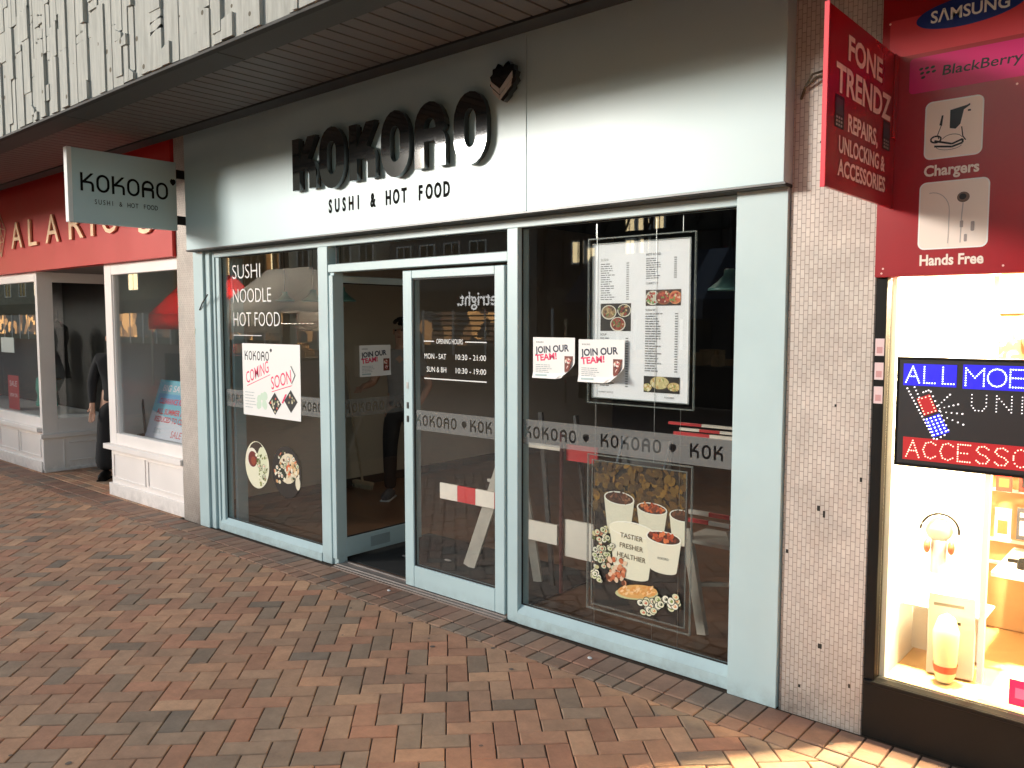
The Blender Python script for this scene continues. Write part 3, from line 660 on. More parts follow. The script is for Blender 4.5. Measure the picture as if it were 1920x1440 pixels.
# ---- barriers inside
def striped_plank(parent, x0, x1, z0, z1, y, seg=.16, first='w', th=.018):
    k = 0; x = x0
    pw, pr_ = MB(), MB()
    while x < x1-1e-4:
        e = min(x+seg, x1); (pw if (k % 2 == 0) == (first == 'w') else pr_).box(x, e-.0004, y, y+th, z0, z1); x = e; k += 1
    p = pw.build('plank', 'plank_w', parent, .001)
    if pr_.v: pr_.build('stripe', 'plank_r', p, .001)
    return p
def trestle(parent, x, y, h, spread, w=.045, m='wood', lean=.0):
    MB().bar((x-spread, y, 0), (x+.02+lean, y+.02, h), w, .022).build('leg', m, parent)
    MB().bar((x+spread, y+.05, 0), (x-.02+lean, y+.04, h), w, .022).build('leg', m, parent)
b1 = empty('plank_barrier', (-3.75, .5, .022), 0, 'red and white plank barrier standing behind the closed glass door', 'barrier', 'red and white barriers inside the shop')
striped_plank(b1, -.325, .30, .455, .565, 0, .17)
MB().bar((-.10, .06, 0), (.31, .10, 1.06), .022, .095).build('leg', 'wood', b1)
MB().bar((.46, .12, 0), (.28, .08, 1.06), .022, .06).build('leg', 'wood', b1)
MB().bar((.06, .085, .62), (.36, .095, .62), .03, .02).build('brace', 'wood', b1)
b2 = empty('plank_barrier', (-3.15, .52, .022), 0, 'barrier with two white lower boards at the left of the right window', 'barrier', 'red and white barriers inside the shop')
striped_plank(b2, -.36, .09, .30, .425, 0, 1)
striped_plank(b2, .125, .40, .235, .465, .03, 1)
striped_plank(b2, -.30, .12, .885, .915, .02, 1); 
MB().box(.125, .36, .04, .055, .83, .93).build('plank', 'plank_r', b2, .001)
MB().tube([(.108, .02, 0), (.108, .02, 1.0)], .012, 8).build('leg', mat('dark_red_pole', (.09, .012, .012), .5), b2)
MB().bar((-.02, .1, .0), (-.14, .12, 1.1), .03, .02).build('leg', 'metald', b2)
MB().bar((.30, .1, .0), (.14, .12, 1.1), .03, .02).build('leg', 'metald', b2)
b3 = empty('plank_barrier', (-2.1, .5, .022), 0, 'white trestle with red striped rails at the right of the right window', 'barrier', 'red and white barriers inside the shop')
striped_plank(b3, -.05, .42, .645, .668, 0, .12); striped_plank(b3, -.05, .42, .60, .622, .0, .12, 'r')
striped_plank(b3, -.18, .42, 1.12, 1.135, 0, .2, 'r'); striped_plank(b3, -.14, .42, 1.085, 1.10, .05, .12, 'w'); striped_plank(b3, -.2, .42, 1.05, 1.07, .09, .22, 'r')
MB().bar((.05, .0, .0), (-.08, .04, .55), .025, .065).build('leg', 'wood', b3)
MB().bar((.36, .10, .0), (.18, .06, .58), .025, .065).build('leg', 'wood', b3)
MB().box(-.10, .42, .02, .30, .48, .50).build('shelf', 'wood', b3, .002)
MB().bar((-.02, .05, .25), (.4, .12, .32), .03, .02).build('brace', 'wood', b3)
fc = empty('folding_chair', (-3.0, 1.25, .012), 0, 'dark folding chair deep inside behind the white barrier boards', 'chair')
MB().box(-.2, .2, -.2, .2, .45, .475).build('seat', 'metald', fc, .004); MB().box(-.2, .2, .19, .21, .62, .88).build('backrest', 'metald', fc, .004)
for sx in (-1, 1):
    MB().tube([(sx*.19, -.2, 0), (sx*.19, .2, .88)], .011, 8).build('leg', 'metal', fc); MB().tube([(sx*.17, .2, 0), (sx*.17, -.18, .46)], .011, 8).build('leg', 'metal', fc)

# ---- people
def skin_body(name, joints, edges, material, parent=None, sub_=2, root=0):
    me = bpy.data.meshes.new(name); me.from_pydata([j[:3] for j in joints], edges, [])
    o = bpy.data.objects.new(name, me); col.objects.link(o)
    sm = o.modifiers.new('s', 'SKIN'); sm.use_smooth_shade = True
    for i, j in enumerate(joints):
        r = j[3]; me.skin_vertices[0].data[i].radius = (r, j[4] if len(j) > 4 else r); me.skin_vertices[0].data[i].use_root = (i == root)
    ss = o.modifiers.new('u', 'SUBSURF'); ss.levels = sub_; ss.render_levels = sub_
    bpy.context.view_layer.update(); dg = bpy.context.evaluated_depsgraph_get()
    m2 = bpy.data.meshes.new_from_object(o.evaluated_get(dg)); m2.name = name
    bpy.data.objects.remove(o); bpy.data.meshes.remove(me)
    m2.materials.clear(); return link(name, m2, material, parent)
def person(loc, rz, label, shirt, legs, hand_l, hand_r, elbow_l, elbow_r, flare=0, hairlong=False, H=1.75):
    """faces local -y; x to the figure's left"""
    p = empty('person', loc, rz, label, 'person'); k = H/1.75
    S = lambda *a: tuple(q*k for q in a)
    J = [S(0, 0, .95, .145, .11), S(0, 0, 1.12, .125, .095), S(0, 0, 1.32, .15, .105), S(0, .01, 1.45, .10, .08), S(0, 0, 1.52, .055), S(0, -.01, 1.60, .07, .085), S(0, -.015, 1.68, .075, .092),
         S(.17, 0, 1.41, .058), S(*elbow_l, .042), S(*hand_l, .027), S(-.17, 0, 1.41, .058), S(*elbow_r, .042), S(*hand_r, .027),
         S(.10, 0, .86, .092), S(.11, -.01, .50, .062), S(.12, .02, .09, .042), S(.12, -.10, .035, .04, .032),
         S(-.10, 0, .86, .092), S(-.12, -.03, .50, .062), S(-.13, .02, .09, .042), S(-.13, -.10, .035, .04, .032)]
    E_ = [(0, 1), (1, 2), (2, 3), (3, 4), (4, 5), (5, 6), (2, 7), (7, 8), (8, 9), (2, 10), (10, 11), (11, 12), (0, 13), (13, 14), (14, 15), (15, 16), (0, 17), (17, 18), (18, 19), (19, 20)]
    # fingers rooted in the palm
    for hi in (9, 12):
        h = Vector(J[hi][:3]); e = Vector(J[hi-1][:3]); d = (h-e).normalized(); s_ = d.cross(Vector((0, 1, 0))); s_ = s_.normalized() if s_.length > .1 else Vector((1, 0, 0))
        pi = len(J); pm = h+d*.07*k; J.append((*pm, .030*k, .018*k)); E_.append((hi, pi))
        for q, (off, L) in enumerate(((-.027, .075), (-.009, .085), (.009, .080), (.026, .062))):
            a = pm+s_*off*k+d*.02*k; b = a+d*L*.5*k+Vector((0, -.012, -.01))*k; c = b+d*L*.35*k+Vector((0, -.02, -.02))*k; i0 = len(J)
            J += [(*a, .0095*k), (*b, .0085*k), (*c, .007*k)]; E_ += [(pi, i0), (i0, i0+1), (i0+1, i0+2)]
        a = h+d*.03*k-s_*.03*k; b = a-s_*.02*k+d*.035*k+Vector((0, -.01, 0)); i0 = len(J)
        J += [(*a, .011*k), (*b, .0085*k)]; E_ += [(hi, i0), (i0, i0+1)]
    body = skin_body('body', J, E_, 'skin', p)
    f = MB()
    for sx in (-1, 1): f.ball(S(sx*.032, -.098, 1.655), S(.011, .008, .007)[:3], 10)
    f.build('eyes', 'hair', p)
    MB().add([S(-.012, -.092, 1.615), S(.012, -.092, 1.615), S(.006, -.098, 1.655), S(-.006, -.098, 1.655), S(0, -.122, 1.62)], [(0, 1, 4), (1, 2, 4), (2, 3, 4), (3, 0, 4)]).build('nose', 'skin', p)
    MB().ball(S(0, -.088, 1.588), S(.024, .010, .006), 10).build('mouth', mat('lips', lin((150, 90, 80)), .5), p)
    MB().ball(S(.078, .0, 1.64), S(.012, .02, .032), 10).ball(S(-.078, .0, 1.64), S(.012, .02, .032), 10).build('ears', 'skin', p)
    hr = MB(); r = random.Random(5)
    for i in range(60):
        a = r.uniform(0, 6.28); t = r.uniform(0, 1.15); x, y, z = .082*math.sin(t)*math.cos(a), .098*math.sin(t)*math.sin(a), .10*math.cos(t)
        if y < -.03 and z < .078: continue
        hr.ball(S(x, y+.002, 1.668+z), S(.022, .024, .019), 8)
    if hairlong: hr.tube([S(0, .06, 1.72), S(0, .10, 1.58), S(0, .10, 1.40)], [.07, .06, .03], 10)
    hr.build('hair', 'hair', p)
    g = .013
    sj = [(0, 0, .90*k, .165*k, .135*k), (*J[0][:3], .155*k, .125*k), (*J[1][:3], J[1][3]+g, J[1][4]+g), (*J[2][:3], J[2][3]+g, J[2][4]+g), (*J[3][:3], J[3][3]+.006, J[3][4]+.006)]
    se = [(0, 1), (1, 2), (2, 3), (3, 4)]
    for a in (7, 10):
        A_, B_ = Vector(J[a][:3]), Vector(J[a+1][:3]); C_ = A_.lerp(B_, .75) if shirt == 'tshirt' else B_
        i0 = len(sj); sj += [(*A_, .072*k), (*C_, .06*k)]; se += [(3, i0), (i0, i0+1)]
        if shirt != 'tshirt': sj.append((*B_.lerp(Vector(J[a+2][:3]), .93), .038*k)); se.append((i0+1, i0+2))
    skin_body('shirt' if shirt == 'tshirt' else 'jacket', sj, se, shirt, p)
    tj = [S(0, 0, 1.0, .148, .118), S(0, 0, .93, .158, .125)]; te = [(0, 1)]
    for a in (13, 17):
        i0 = len(tj); A_, B_, C_ = J[a], J[a+1], J[a+2]
        tj += [(*A_[:3], .108*k), (*B_[:3], (.078+flare*.02)*k), (C_[0], C_[1]-.02, .08*k, (.062+flare*.075)*k)]; te += [(1, i0), (i0, i0+1), (i0+1, i0+2)]
    skin_body('trousers', tj, te, legs, p)
    for a in (16, 20):
        x, y = J[a][0], J[a][1]
        MB().tube([(x, y+.15, .045), (x, y+.08, .05), (x, y+.0, .045), (x, y-.06, .035), (x, y-.10, .03)], [.035, .052, .05, .046, .028], 12).build('shoe', 'shoe' if not flare else 'black', p)
        MB().box(x-.048, x+.048, y-.10, y+.16, .0, .018).build('shoe_sole', 'sole' if not flare else 'black', p, .006)
    return p
person((-5.89, 1.76, .012), R(33), 'man in grey T-shirt and black trousers standing inside behind the open door leaf', 'tshirt', 'trousers',
       (.20, -.17, .93), (-.30, -.26, 1.12), (.27, .02, 1.12), (-.29, -.02, 1.14), H=1.70)
br = empty('broom', (-6.55, 1.80, .012), 0, 'broom with a pale handle standing on the shop floor beside the man', 'broom')
MB().tube([(0, 0, .06), (-.02, -.10, .7), (-.03, -.16, 1.25)], .012, 8).build('handle', 'broomwood', br)
MB().box(-.15, .15, -.03, .03, .045, .075).build('head', 'broomwood', br, .006)
s = MB(); r = random.Random(2)
for i in range(60): x = -.14+.28*(i % 20)/19; y = -.02+.02*(i//20); s.bar((x, y, .045), (x+r.uniform(-.01, .01), y+r.uniform(-.01, .01), 0), .006)
s.build('bristles', mat('bristles', lin((190, 175, 150)), .8), br)
person((-9.04, .44, 0), R(50), 'person in black jacket and flared black trousers in the doorway of the left shop', 'trousers', 'trousers',
       (.33, -.10, .84), (-.24, -.06, .86), (.30, .03, 1.10), (-.26, .02, 1.12), flare=1, hairlong=True, H=1.62)

# ================================================================== posters
def sheet_warp(w, h, curl, bow=.0):
    def f(x, y, z):
        y = y-bow*math.sin(x/w*3.1)*1.0
        d = (x/w)*.8+(1-z/h)*.8-1.28
        if d > 0: return (x-d*.35*w*curl, y-d*d*2.2*curl*w-d*.05*w*curl, z+d*.3*h*curl)
        d2_ = (1-z/h)-.86
        if d2_ > 0: y -= d2_*.06*curl
        return (x, y, z)
    return f
def join_poster(loc, rz, label, w=.285, h=.222, curl=1):
    A = Art(w, h, W_, 14); A.st = .00006
    A.text('KOKORO', .022, h-.03, .012, K_, bold=.01)
    A.text('JOIN OUR', .016, h-.087, .050, NAVY, bold=.035, width=.232, rot=R(4)); A.text('TEAM!', .018, h-.130, .048, PINK, bold=.035, width=.148, rot=R(6))
    r = random.Random(8)
    A.food(w*.76, .035, w*.96, h*.56, 3, lin((120, 60, 50)), [(.4, .7, .35, .8, lin((220, 170, 140)), lin((190, 120, 100))), (.6, .3, .35, .7, lin((230, 200, 190)), lin((170, 60, 70)))], [(240, 225, 215), (200, 60, 80), (60, 30, 30)], 24, (.004, .010))
    A.lines(.02, .028, .19, .078, 5, lin((150, 160, 165)), r, th=.3)
    A.rect(.02, .012, .10, .022, lin((170, 190, 190)))
    o = A.build('recruitment_poster', 'print', None, loc, rz, sheet_warp(w, h, curl))
    return tag(o, label, 'poster', 'small join our team posters')
join_poster((-2.873, .0585, 1.393), 0, 'square recruitment poster on dark glass, left of the tall menu')
join_poster((-2.562, .0565, 1.386), 0, 'square recruitment poster overlapping the lower left of the tall menu')
join_poster((-4.603, .235, 1.31), R(90), 'square recruitment poster stuck on the open door leaf', curl=.15)
# coming soon poster
A = Art(.775, .56, W_, 12); w_, h_ = .775, .56; A.st = .00004
for lp in (word_loops('KOKORO', .035, .43, .046, .012, .072, .2),): A.loops(lp, K_)
A.loops([[(.385+.03*a, .495+.03*b) for a, b in heart_loop()]], K_)
A.text('COMING', .055, .245, .125, PINK, bold=.004, width=.33, rot=R(18), shear=.18); A.poly([(.06, .225), (.385, .325), (.386, .330), (.06, .231)], PINK)
A.text('SOON', .40, .215, .135, PINK, bold=.004, width=.27, rot=R(14), shear=.15); A.poly([(.40, .195), (.665, .255), (.665, .261), (.40, .201)], PINK)
r = random.Random(4)
for i in range(9): A.ell(.26+r.uniform(-.06, .06), .13+r.uniform(-.05, .05), .035, .03, lin((206, 226, 206)), r.uniform(0, 3), 9)
A.lines(.03, .05, .2, .19, 6, lin((190, 195, 195)), r, th=.3)
for cx, cz in ((.44, .11), (.65, .14)):
    A.poly([(cx, cz-.085), (cx+.085, cz), (cx, cz+.085), (cx-.085, cz)], K_)
    for k in range(40):
        a, b = r.uniform(-1, 1), r.uniform(-1, 1)
        if abs(a)+abs(b) < .85: A.ell(cx+a*.075, cz+b*.075, .011, .009, lin(r.choice([(230, 220, 200), (210, 200, 170), (90, 110, 60), (200, 90, 70), (160, 150, 120)])), r.uniform(0, 3), 7)
A.poly([(.53, .12), (.55, .12), (.60, .19), (.58, .19)], PINK)
A.poly([(.655, .40), (.705, .335), (.66, .27), (.667, .27), (.715, .335), (.662, .404)], K_)
o = A.build('coming_soon_poster', 'print', None, (-5.838, .0595, .972), 0, sheet_warp(w_, h_, .01)); tag(o, 'white poster with pink handwritten words hanging in the left window', 'poster')

# acrylic holders with menu and food poster
def holder(name, label, x0, x1, z0, z1, A_, ax, az, gx, y=.068):
    o = empty(name, (x0, y, z0), 0, label, 'poster')
    w, h = x1-x0, z1-z0
    s = MB()
    for a, b, c, d in ((0, w, 0, .006), (0, w, h-.006, h), (0, .006, .006, h-.006), (w-.006, w, .006, h-.006)): s.box(a, b, .0, .012, c, d)
    for a, b, c, d in ((.028, w-.028, .028, .033), (.028, w-.028, h-.033, h-.028), (.028, .033, .033, h-.033), (w-.033, w-.028, .033, h-.033)): s.box(a, b, .001, .006, c, d)
    s.build('acrylic_edge', mat('acrylic_edge', lin((150, 155, 150)), .2, var=0, alpha=.45), o)
    MB().box(.006, w-.006, .0005, .003, .006, h-.006).build('acrylic_sheet', 'acrylic', o)
    A_.build('printed_sheet', 'print', o, (ax, .010, az))
    for x in gx: MB().tube([(x, .005, h), (x, .005, 2.20-z0)], .0012, 5).tube([(x, .005, 0), (x, .005, .10-z0)], .0012, 5).build('hanging_wire', 'metal', o)
    return o
r = random.Random(21); A = Art(.560, .79, lin((250, 249, 252)))
GR = lin((120, 118, 120)); X1_, X2_ = .045, .315
def col_txt(x, z0, z1, n, w_): A.lines(x, z0, x+w_, z1, n, GR, r, th=.42, price=.055)
A.text('SUSHI', X1_, .70, .018, K_); col_txt(X1_, .50, .69, 17, .10); 
A.food(X1_, .345, X1_+.185, .485, 5, lin((40, 28, 22)), [(.28, .68, .25, .8, lin((230, 222, 205)), lin((150, 120, 80))), (.78, .74, .22, .8, lin((232, 225, 208)), lin((70, 50, 34))), (.58, .25, .25, .8, lin((232, 222, 205)), lin((150, 60, 40)))], [(90, 60, 40), (200, 170, 120), (150, 60, 40), (100, 120, 60)], 60, (.005, .011))
A.text('SOUP', X1_, .322, .016, K_); col_txt(X1_, .06, .315, 20, .10); A.text('ALLERGY ADVICE', X1_-.01, .028, .012, GR)
A.text('HOT FOOD', X2_, .715, .016, K_); col_txt(X2_, .60, .705, 10, .10)
A.text('CURRY SET', X2_, .575, .014, K_); A.food(X2_, .47, X2_+.195, .548, 6, lin((70, 50, 36)), [(.2, .5, .2, .9, lin((225, 222, 205)), lin((210, 205, 180))), (.52, .5, .22, .8, lin((150, 90, 50)), lin((140, 50, 34))), (.85, .5, .18, .9, lin((226, 150, 100)), lin((216, 110, 70)))], [(120, 160, 80), (200, 90, 60), (236, 200, 170), (160, 50, 34)], 60, (.005, .011))
A.text('SUSHI SET', X2_, .445, .014, K_); col_txt(X2_, .145, .437, 24, .11)
A.food(X2_-.005, .045, X2_+.195, .125, 7, lin((36, 28, 20)), [(.45, .6, .3, .6, lin((60, 50, 34)), lin((210, 195, 140))), (.85, .4, .2, .6, lin((80, 60, 34)), lin((220, 190, 130))), (.1, .3, .15, .7, lin((80, 60, 34)), lin((210, 180, 120)))], [(230, 215, 160), (150, 160, 90), (200, 160, 100), (236, 226, 190)], 60, (.005, .010))
A.text('KOKORO', .43, .02, .012, K_)
holder('menu_poster', 'tall white menu in a clear holder hanging in the right window', -2.515, -1.895, 1.277, 2.125, A, .030, .030, (.05, .55))
# big food poster
PW, PH = .545, .765; A = Art(PW, PH, lin((13, 10, 9)))
r = random.Random(77); cl = (0, 0, PW, PH); A.clip = cl
for i in range(420):
    x, z = r.uniform(0, PW), r.uniform(.48, PH); t = (z-.5)/.26
    A.ell(x, z, r.uniform(.008, .028), r.uniform(.006, .02), lin(r.choice([(118, 86, 26), (96, 70, 26), (138, 100, 32), (74, 52, 24), (104, 72, 24), (56, 40, 20), (84, 58, 22)])), r.uniform(0, 3), 10, cl)
def cup(x, z, w, h, tz, fill, seed, shade=(232, 226, 205)):
    rr = random.Random(seed)
    A.poly([(x-w*.38, z), (x+w*.38, z), (x+w*.5, z+h), (x-w*.5, z+h)], lin(shade)); A.ell(x, z, w*.38, tz*.6, lin(shade), clip=cl)
    A.ell(x, z+h, w*.5, tz, lin((244, 240, 226)), clip=cl); A.ell(x, z+h, w*.46, tz*.84, lin((70, 36, 20)), clip=cl)
    for k in range(34):
        a = rr.uniform(0, 6.28); d = math.sqrt(rr.random())*.85
        A.ell(x+w*.42*d*math.cos(a), z+h+tz*.75*d*math.sin(a)+.004, rr.uniform(.007, .017), rr.uniform(.005, .011), lin(rr.choice(fill)), rr.uniform(0, 3), 8, cl)
cup(.165, .42, .185, .165, .035, [(70, 36, 24), (110, 60, 34), (50, 30, 20), (150, 100, 70)], 1)
cup(.36, .42, .175, .14, .03, [(170, 70, 30), (200, 90, 40), (120, 50, 24), (210, 120, 60)], 2)
cup(.53, .42, .14, .13, .03, [(70, 40, 24), (110, 60, 30)], 3)
for k in range(70):    # left heap of rolls
    A.ell(r.uniform(.0, .15), r.uniform(.20, .42), .015, .011, lin(r.choice([(226, 220, 190), (210, 200, 150), (90, 100, 50), (200, 130, 100), (40, 40, 30), (232, 228, 210)])), r.uniform(0, 3), 9, cl)
cup(.245, .20, .27, .235, .04, [(240, 236, 220)], 4, (236, 230, 206))
A.ell(.245, .435, .135, .033, lin((236, 230, 206)), clip=cl)
cup(.43, .265, .20, .16, .034, [(190, 80, 40), (160, 60, 30), (220, 120, 70), (120, 50, 30)], 5)
for i, t in enumerate(('TASTIER', 'FRESHER', 'HEALTHIER')): A.text(t, .245, .385-.052*i, .036, lin((110, 96, 70)), bold=.01, align='C', width=(.135, .14, .17)[i], rot=R(-2))
A.text('KOKORO', .43, .315, .018, K_, align='C', width=.06)
for k in range(26): A.roll(r.uniform(.01, .14), r.uniform(.19, .41), .019, r)
for k in range(45): A.ell(.16+r.uniform(-.06, .05), .20+r.uniform(-.05, .07), .015, .012, lin(r.choice([(222, 150, 110), (232, 200, 170), (200, 110, 70), (120, 60, 30)])), r.uniform(0, 3), 9, cl)
A.ell(.28, .115, .13, .033, lin((206, 200, 150)), R(12)); A.ell(.285, .125, .12, .035, lin((226, 170, 100)), R(12))
for k in range(60): t = r.uniform(-.1, .11); A.ell(.285+t, .13+t*.2+r.uniform(-.02, .02), .013, .006, lin(r.choice([(236, 186, 120), (216, 150, 80), (240, 200, 150)])), r.uniform(0, 1), 8)
for k in range(34): t = r.uniform(0, 1); A.roll(.30+.24*t, .045+.085*t+r.uniform(-.035, .03), .022, r)
for k in range(12): A.roll(r.uniform(.01, .06), r.uniform(.13, .2), .020, r)
holder('food_poster', 'food poster with white cups in a clear holder low in the right window', -2.51, -1.895, .18, 1.01, A, .035, .033, (.05, .4))

# ================================================================== projecting sushi sign
ps = empty('projecting_sign', (-6.5, -.1, 2.44), 0, 'pale teal projecting box sign with black lettering at left of the sushi shop', 'sign')
MB().box(-.055, -.001, -.80, 0, 0, .545).build('sign_case', 'fascia', ps, .002)
MB().box(-.056, .002, -.835, -.801, -.002, .547).build('end_cap', 'whitedge', ps, .002)
MB().box(-.04, -.01, .0, .1, .05, .12).box(-.04, -.01, .0, .1, .42, .49).build('wall_bracket', 'metald', ps)
A = Art(.8, .545, None)
A.loops(word_loops('KOKORO', .055, .235, .098, .017, .135, .19), K_)
A.loops([[(.745+.05*a, .355+.055*b) for a, b in heart_loop()]], K_)
mono(A, 'SUSHI & HOT FOOD', .15, .64, .145, .052, K_, .004, .75)
A.build('lettering', 'blackfilm', ps, (.0005, -.80, 0), R(90))

# ================================================================== LEFT SHOP
ls = empty('red_shopfront', (0, 0, 0), 0, 'white framed shop front with red fascia and recessed doorway at far left', 'shopfront')
lf = box('fascia', 'redmatt', ls, -16, -6.74, -.03, .08, 2.25, 3.3)
GOLD = lin((240, 205, 170))
GM = mat('pale_gold', GOLD, .35, .3, var=.03)
for ch, x0, x1 in (('A', -10.44, -10.11), ('L', -9.92, -9.68), ('A', -9.43, -9.08), ('R', -8.82, -8.47), ('I', -8.30, -8.24), ('O', -8.05, -7.7), ('S', -7.30, -7.04)):
    z0 = 2.52 if ch != 'S' else 2.47
    A = Art(1, 1, None); A.text(ch, x0, z0, .42, GOLD, width=x1-x0)
    lt = A.build('gold_letter', GM, lf, (0, -.056, 0)); so_ = lt.modifiers.new('thick', 'SOLIDIFY'); so_.thickness = .02; so_.offset = -1
s = MB(); P = {}
cx, cz = -10.83, 2.70
pts = [(cx-.17, cz+.05), (cx, cz+.24), (cx+.17, cz+.05), (cx, cz-.25), (cx-.1, cz-.08), (cx+.1, cz-.08), (cx, cz+.08)]
for a, b in ((0, 1), (1, 2), (2, 5), (5, 3), (3, 4), (4, 0), (0, 6), (6, 2), (4, 6), (6, 5), (1, 6), (4, 5), (3, 6)):
    s.tube([(pts[a][0], -.04, pts[a][1]), (pts[b][0], -.04, pts[b][1])], .005, 5)
s.build('wire_emblem', mat('pale_gold_wire', GOLD, .4, .2, var=0), lf)
def bay(name, x0, x1, y, glass_z0=.62, glass_z1=2.145, sill=.46, ztop=2.25):
    """panelled stall riser, sill and glazed frame in the plane y facing the street"""
    s = MB().box(x0, x1, y+.01, y+.08, 0, sill).box(x0-.02, x1, y-.015, y+.085, 0, .12)
    n = max(1, int((x1-x0)/.62)); pw = (x1-x0-.06)/n
    for i in range(n):
        a = x0+.05+i*pw; b = a+pw-.05
        for q in ((a, b, .165, .18), (a, b, sill-.055, sill-.04), (a, a+.015, .18, sill-.055), (b-.015, b, .18, sill-.055)): s.box(q[0], q[1], y+.001, y+.01, q[2], q[3])
    s.build('stall_riser', 'white', ls, .002)
    box('sill', 'white', ls, x0-.05, x1, y-.05, y+.09, sill, sill+.05, .004)
    f = MB().box(x0, x0+.15, y, y+.07, sill+.051, ztop).box(x1-.03, x1, y, y+.07, sill+.051, ztop).box(x0+.1505, x1-.0305, y, y+.07, sill+.051, glass_z0).box(x0+.1505, x1-.0305, y, y+.07, glass_z1, ztop)
    f.box(x0+.15, x0+.165, y+.012, y+.06, glass_z0, glass_z1)
    f.build('window_frame', 'white', ls, .003)
    MB().box(x0+.1655, x1-.031, y+.035, y+.041, glass_z0+.001, glass_z1-.001).build('window_pane', 'pane', ls)
bay('r', -8.24, -6.736, .03)
bay('l', -14.2, -10.02, .03)
# return of the left bay into the doorway (faces the doorway)
rb = MB().box(-10.0195, -9.985, .03, .95, 0, .385).box(-10.0195, -9.97, .03, .95, 0, .03); rb.box(-9.984, -9.975, .24, .252, .03, .36)
for q in ((.30, .92, .10, .115), (.30, .92, .31, .325)): rb.box(-9.984, -9.976, *q)
rb.build('stall_riser', 'white', ls, .002)
box('sill', 'white', ls, -10.0195, -9.955, .0, .95, .386, .435, .003)
MB().box(-10.0195, -9.985, .03, .19, .436, 2.25).box(-10.0195, -9.985, .1905, .95, .436, .60).box(-10.0195, -9.985, .1905, .95, 2.14, 2.25).box(-10.0195, -9.985, .86, .95, .601, 2.1395).build('window_frame', 'white', ls, .002)
MB().box(-10.008, -10.002, .1905, .86, .6005, 2.1395).build('window_pane', 'pane', ls)
MB().box(-8.255, -8.2415, .0905, .95, 0, 2.25).build('doorway_side', 'white', ls, .002)
box('doorway_ceiling', mat('grey_ceiling', lin((120, 112, 108)), .7), ls, -10.02, -8.24, .081, 1.0, 2.252, 2.29)
lr = empty('red_shop_interior', (0, 0, 0), 0, 'dark interior of the red fascia shop at far left', 'room')
box('floor', mat('dark_floor', (.03, .025, .02), .5), lr, -16, -6.79, .96, 4.5, -.02, .01, 0)
box('display_floor', 'white', lr, -8.2, -6.79, .12, .95, .50, .56, 0); box('display_floor', 'white', lr, -14.2, -10.03, .12, .95, .50, .56, 0)
box('back_wall', 'deep', lr, -16, -6.79, 4.5, 4.6, .01, 3, 0); box('side_wall', 'deep', lr, -6.84, -6.79, .11, 4.5, .01, 3, 0); box('ceiling', 'deep', lr, -16, -6.79, .09, 4.6, 2.5, 2.6, 0)
box('shop_door', mat('dark_door', (.012, .014, .012), .3), ls, -9.98, -8.26, .97, 1.0, .02, 2.24)
MB().tube([(-9.3, .93, 1.02), (-8.7, .93, 1.02)], .012, 8).build('door_handle', 'metald', ls)
MB().box(-14.2, -10.03, .96, 1.0, .5, 2.49).box(-14.25, -14.2, .04, 1.0, .3, 2.49).build('display_back', 'dark', lr)
MB().box(-10.03, -8.26, 1.001, 1.03, .0, 2.49).build('display_back', 'dark', lr)
# window dressing
A = Art(.80, .56, lin((120, 195, 215)))
A.poly([(0, 0), (.8, 0), (.8, .12), (.0, .26)], lin((226, 226, 236))); A.rect(.05, .33, .8, .43, lin((90, 170, 215)))
A.text('BIG SAVINGS', .10, .455, .085, lin((236, 226, 232)), bold=.02, width=.66)
for t, z in (('CLEARANCE REDUCED', .335), ('ALL SUMMER ITEMS', .235), ('REDUCED TO CLEAR', .16)): A.text(t, .10, z, .072, lin((216, 50, 66)), bold=.03, width=.68)
A.text('50%', .15, .05, .07, lin((150, 160, 170)), width=.14); A.text('SALE', .50, .03, .09, lin((216, 50, 66)), width=.2)
o = A.build('sale_poster', 'print', None, (-8.08, .30, .565), 0, lambda x, y, z: (x+(z*.16), y+z*.25, z), thick=.004); tag(o, 'pale blue and red sale poster leaning in the white shop window', 'poster')
st = empty('display_stand', (-8.2, .35, .56), 0, 'thin black display rod leaning inside the white framed window', 'stand')
MB().tube([(.03, 0, 0), (-.20, .05, 1.0)], .012, 8).build('rod', 'black', st)
MB().lathe([(.08, 0), (.08, .012), (.02, .02)], (.03, 0, 0)).build('base', 'black', st)
rs = tag(Art(.38, .44, lin((196, 30, 44))).text('SALE', .19, .3, .1, W_, align='C', width=.26).text('NOW ON', .19, .16, .07, W_, align='C', width=.26).build('red_sign', 'print', None, (-12.05, .35, .565), 0, thick=.004), 'small red notice standing in the far left window', 'sign')
tag(Art(.44, .18, lin((206, 212, 208))).build('paper_notice', 'print', None, (-11.33, .068, 1.33), 0, thick=.001), 'blank pale notice stuck at the edge of the far left window', 'notice')
def garment(x, y, z, colr, label, h=.7):
    o = empty('hanging_garment', (x, y, z), 0, label, 'garment')
    rr = random.Random(int(x*100))
    n = 24; prof = [(.04, h), (.10, h-.02), (.2, h-.07), (.22, h-.2), (.17, h-.3), (.18, h*.3), (.23, 0)]
    s = MB(); b = 0
    for (q, zz) in prof: s.v += [(q*math.cos(2*math.pi*k/n)*(1+.06*math.sin(5*k)), .45*q*math.sin(2*math.pi*k/n)*(1+.1*math.sin(7*k)), zz) for k in range(n)]
    for i in range(len(prof)-1):
        for k in range(n): s.f.append([i*n+k, i*n+(k+1) % n, (i+1)*n+(k+1) % n, (i+1)*n+k])
    s.smooth = True; s.build('cloth', mat('garment_cloth', colr, .85, var=.15, scale=14), o)
    MB().tube([(-.15, 0, h-.03), (0, 0, h+.04), (.15, 0, h-.03)], .006, 6).tube([(0, 0, h+.04), (0, 0, h+.14)], .004, 6).build('hanger', 'metald', o)
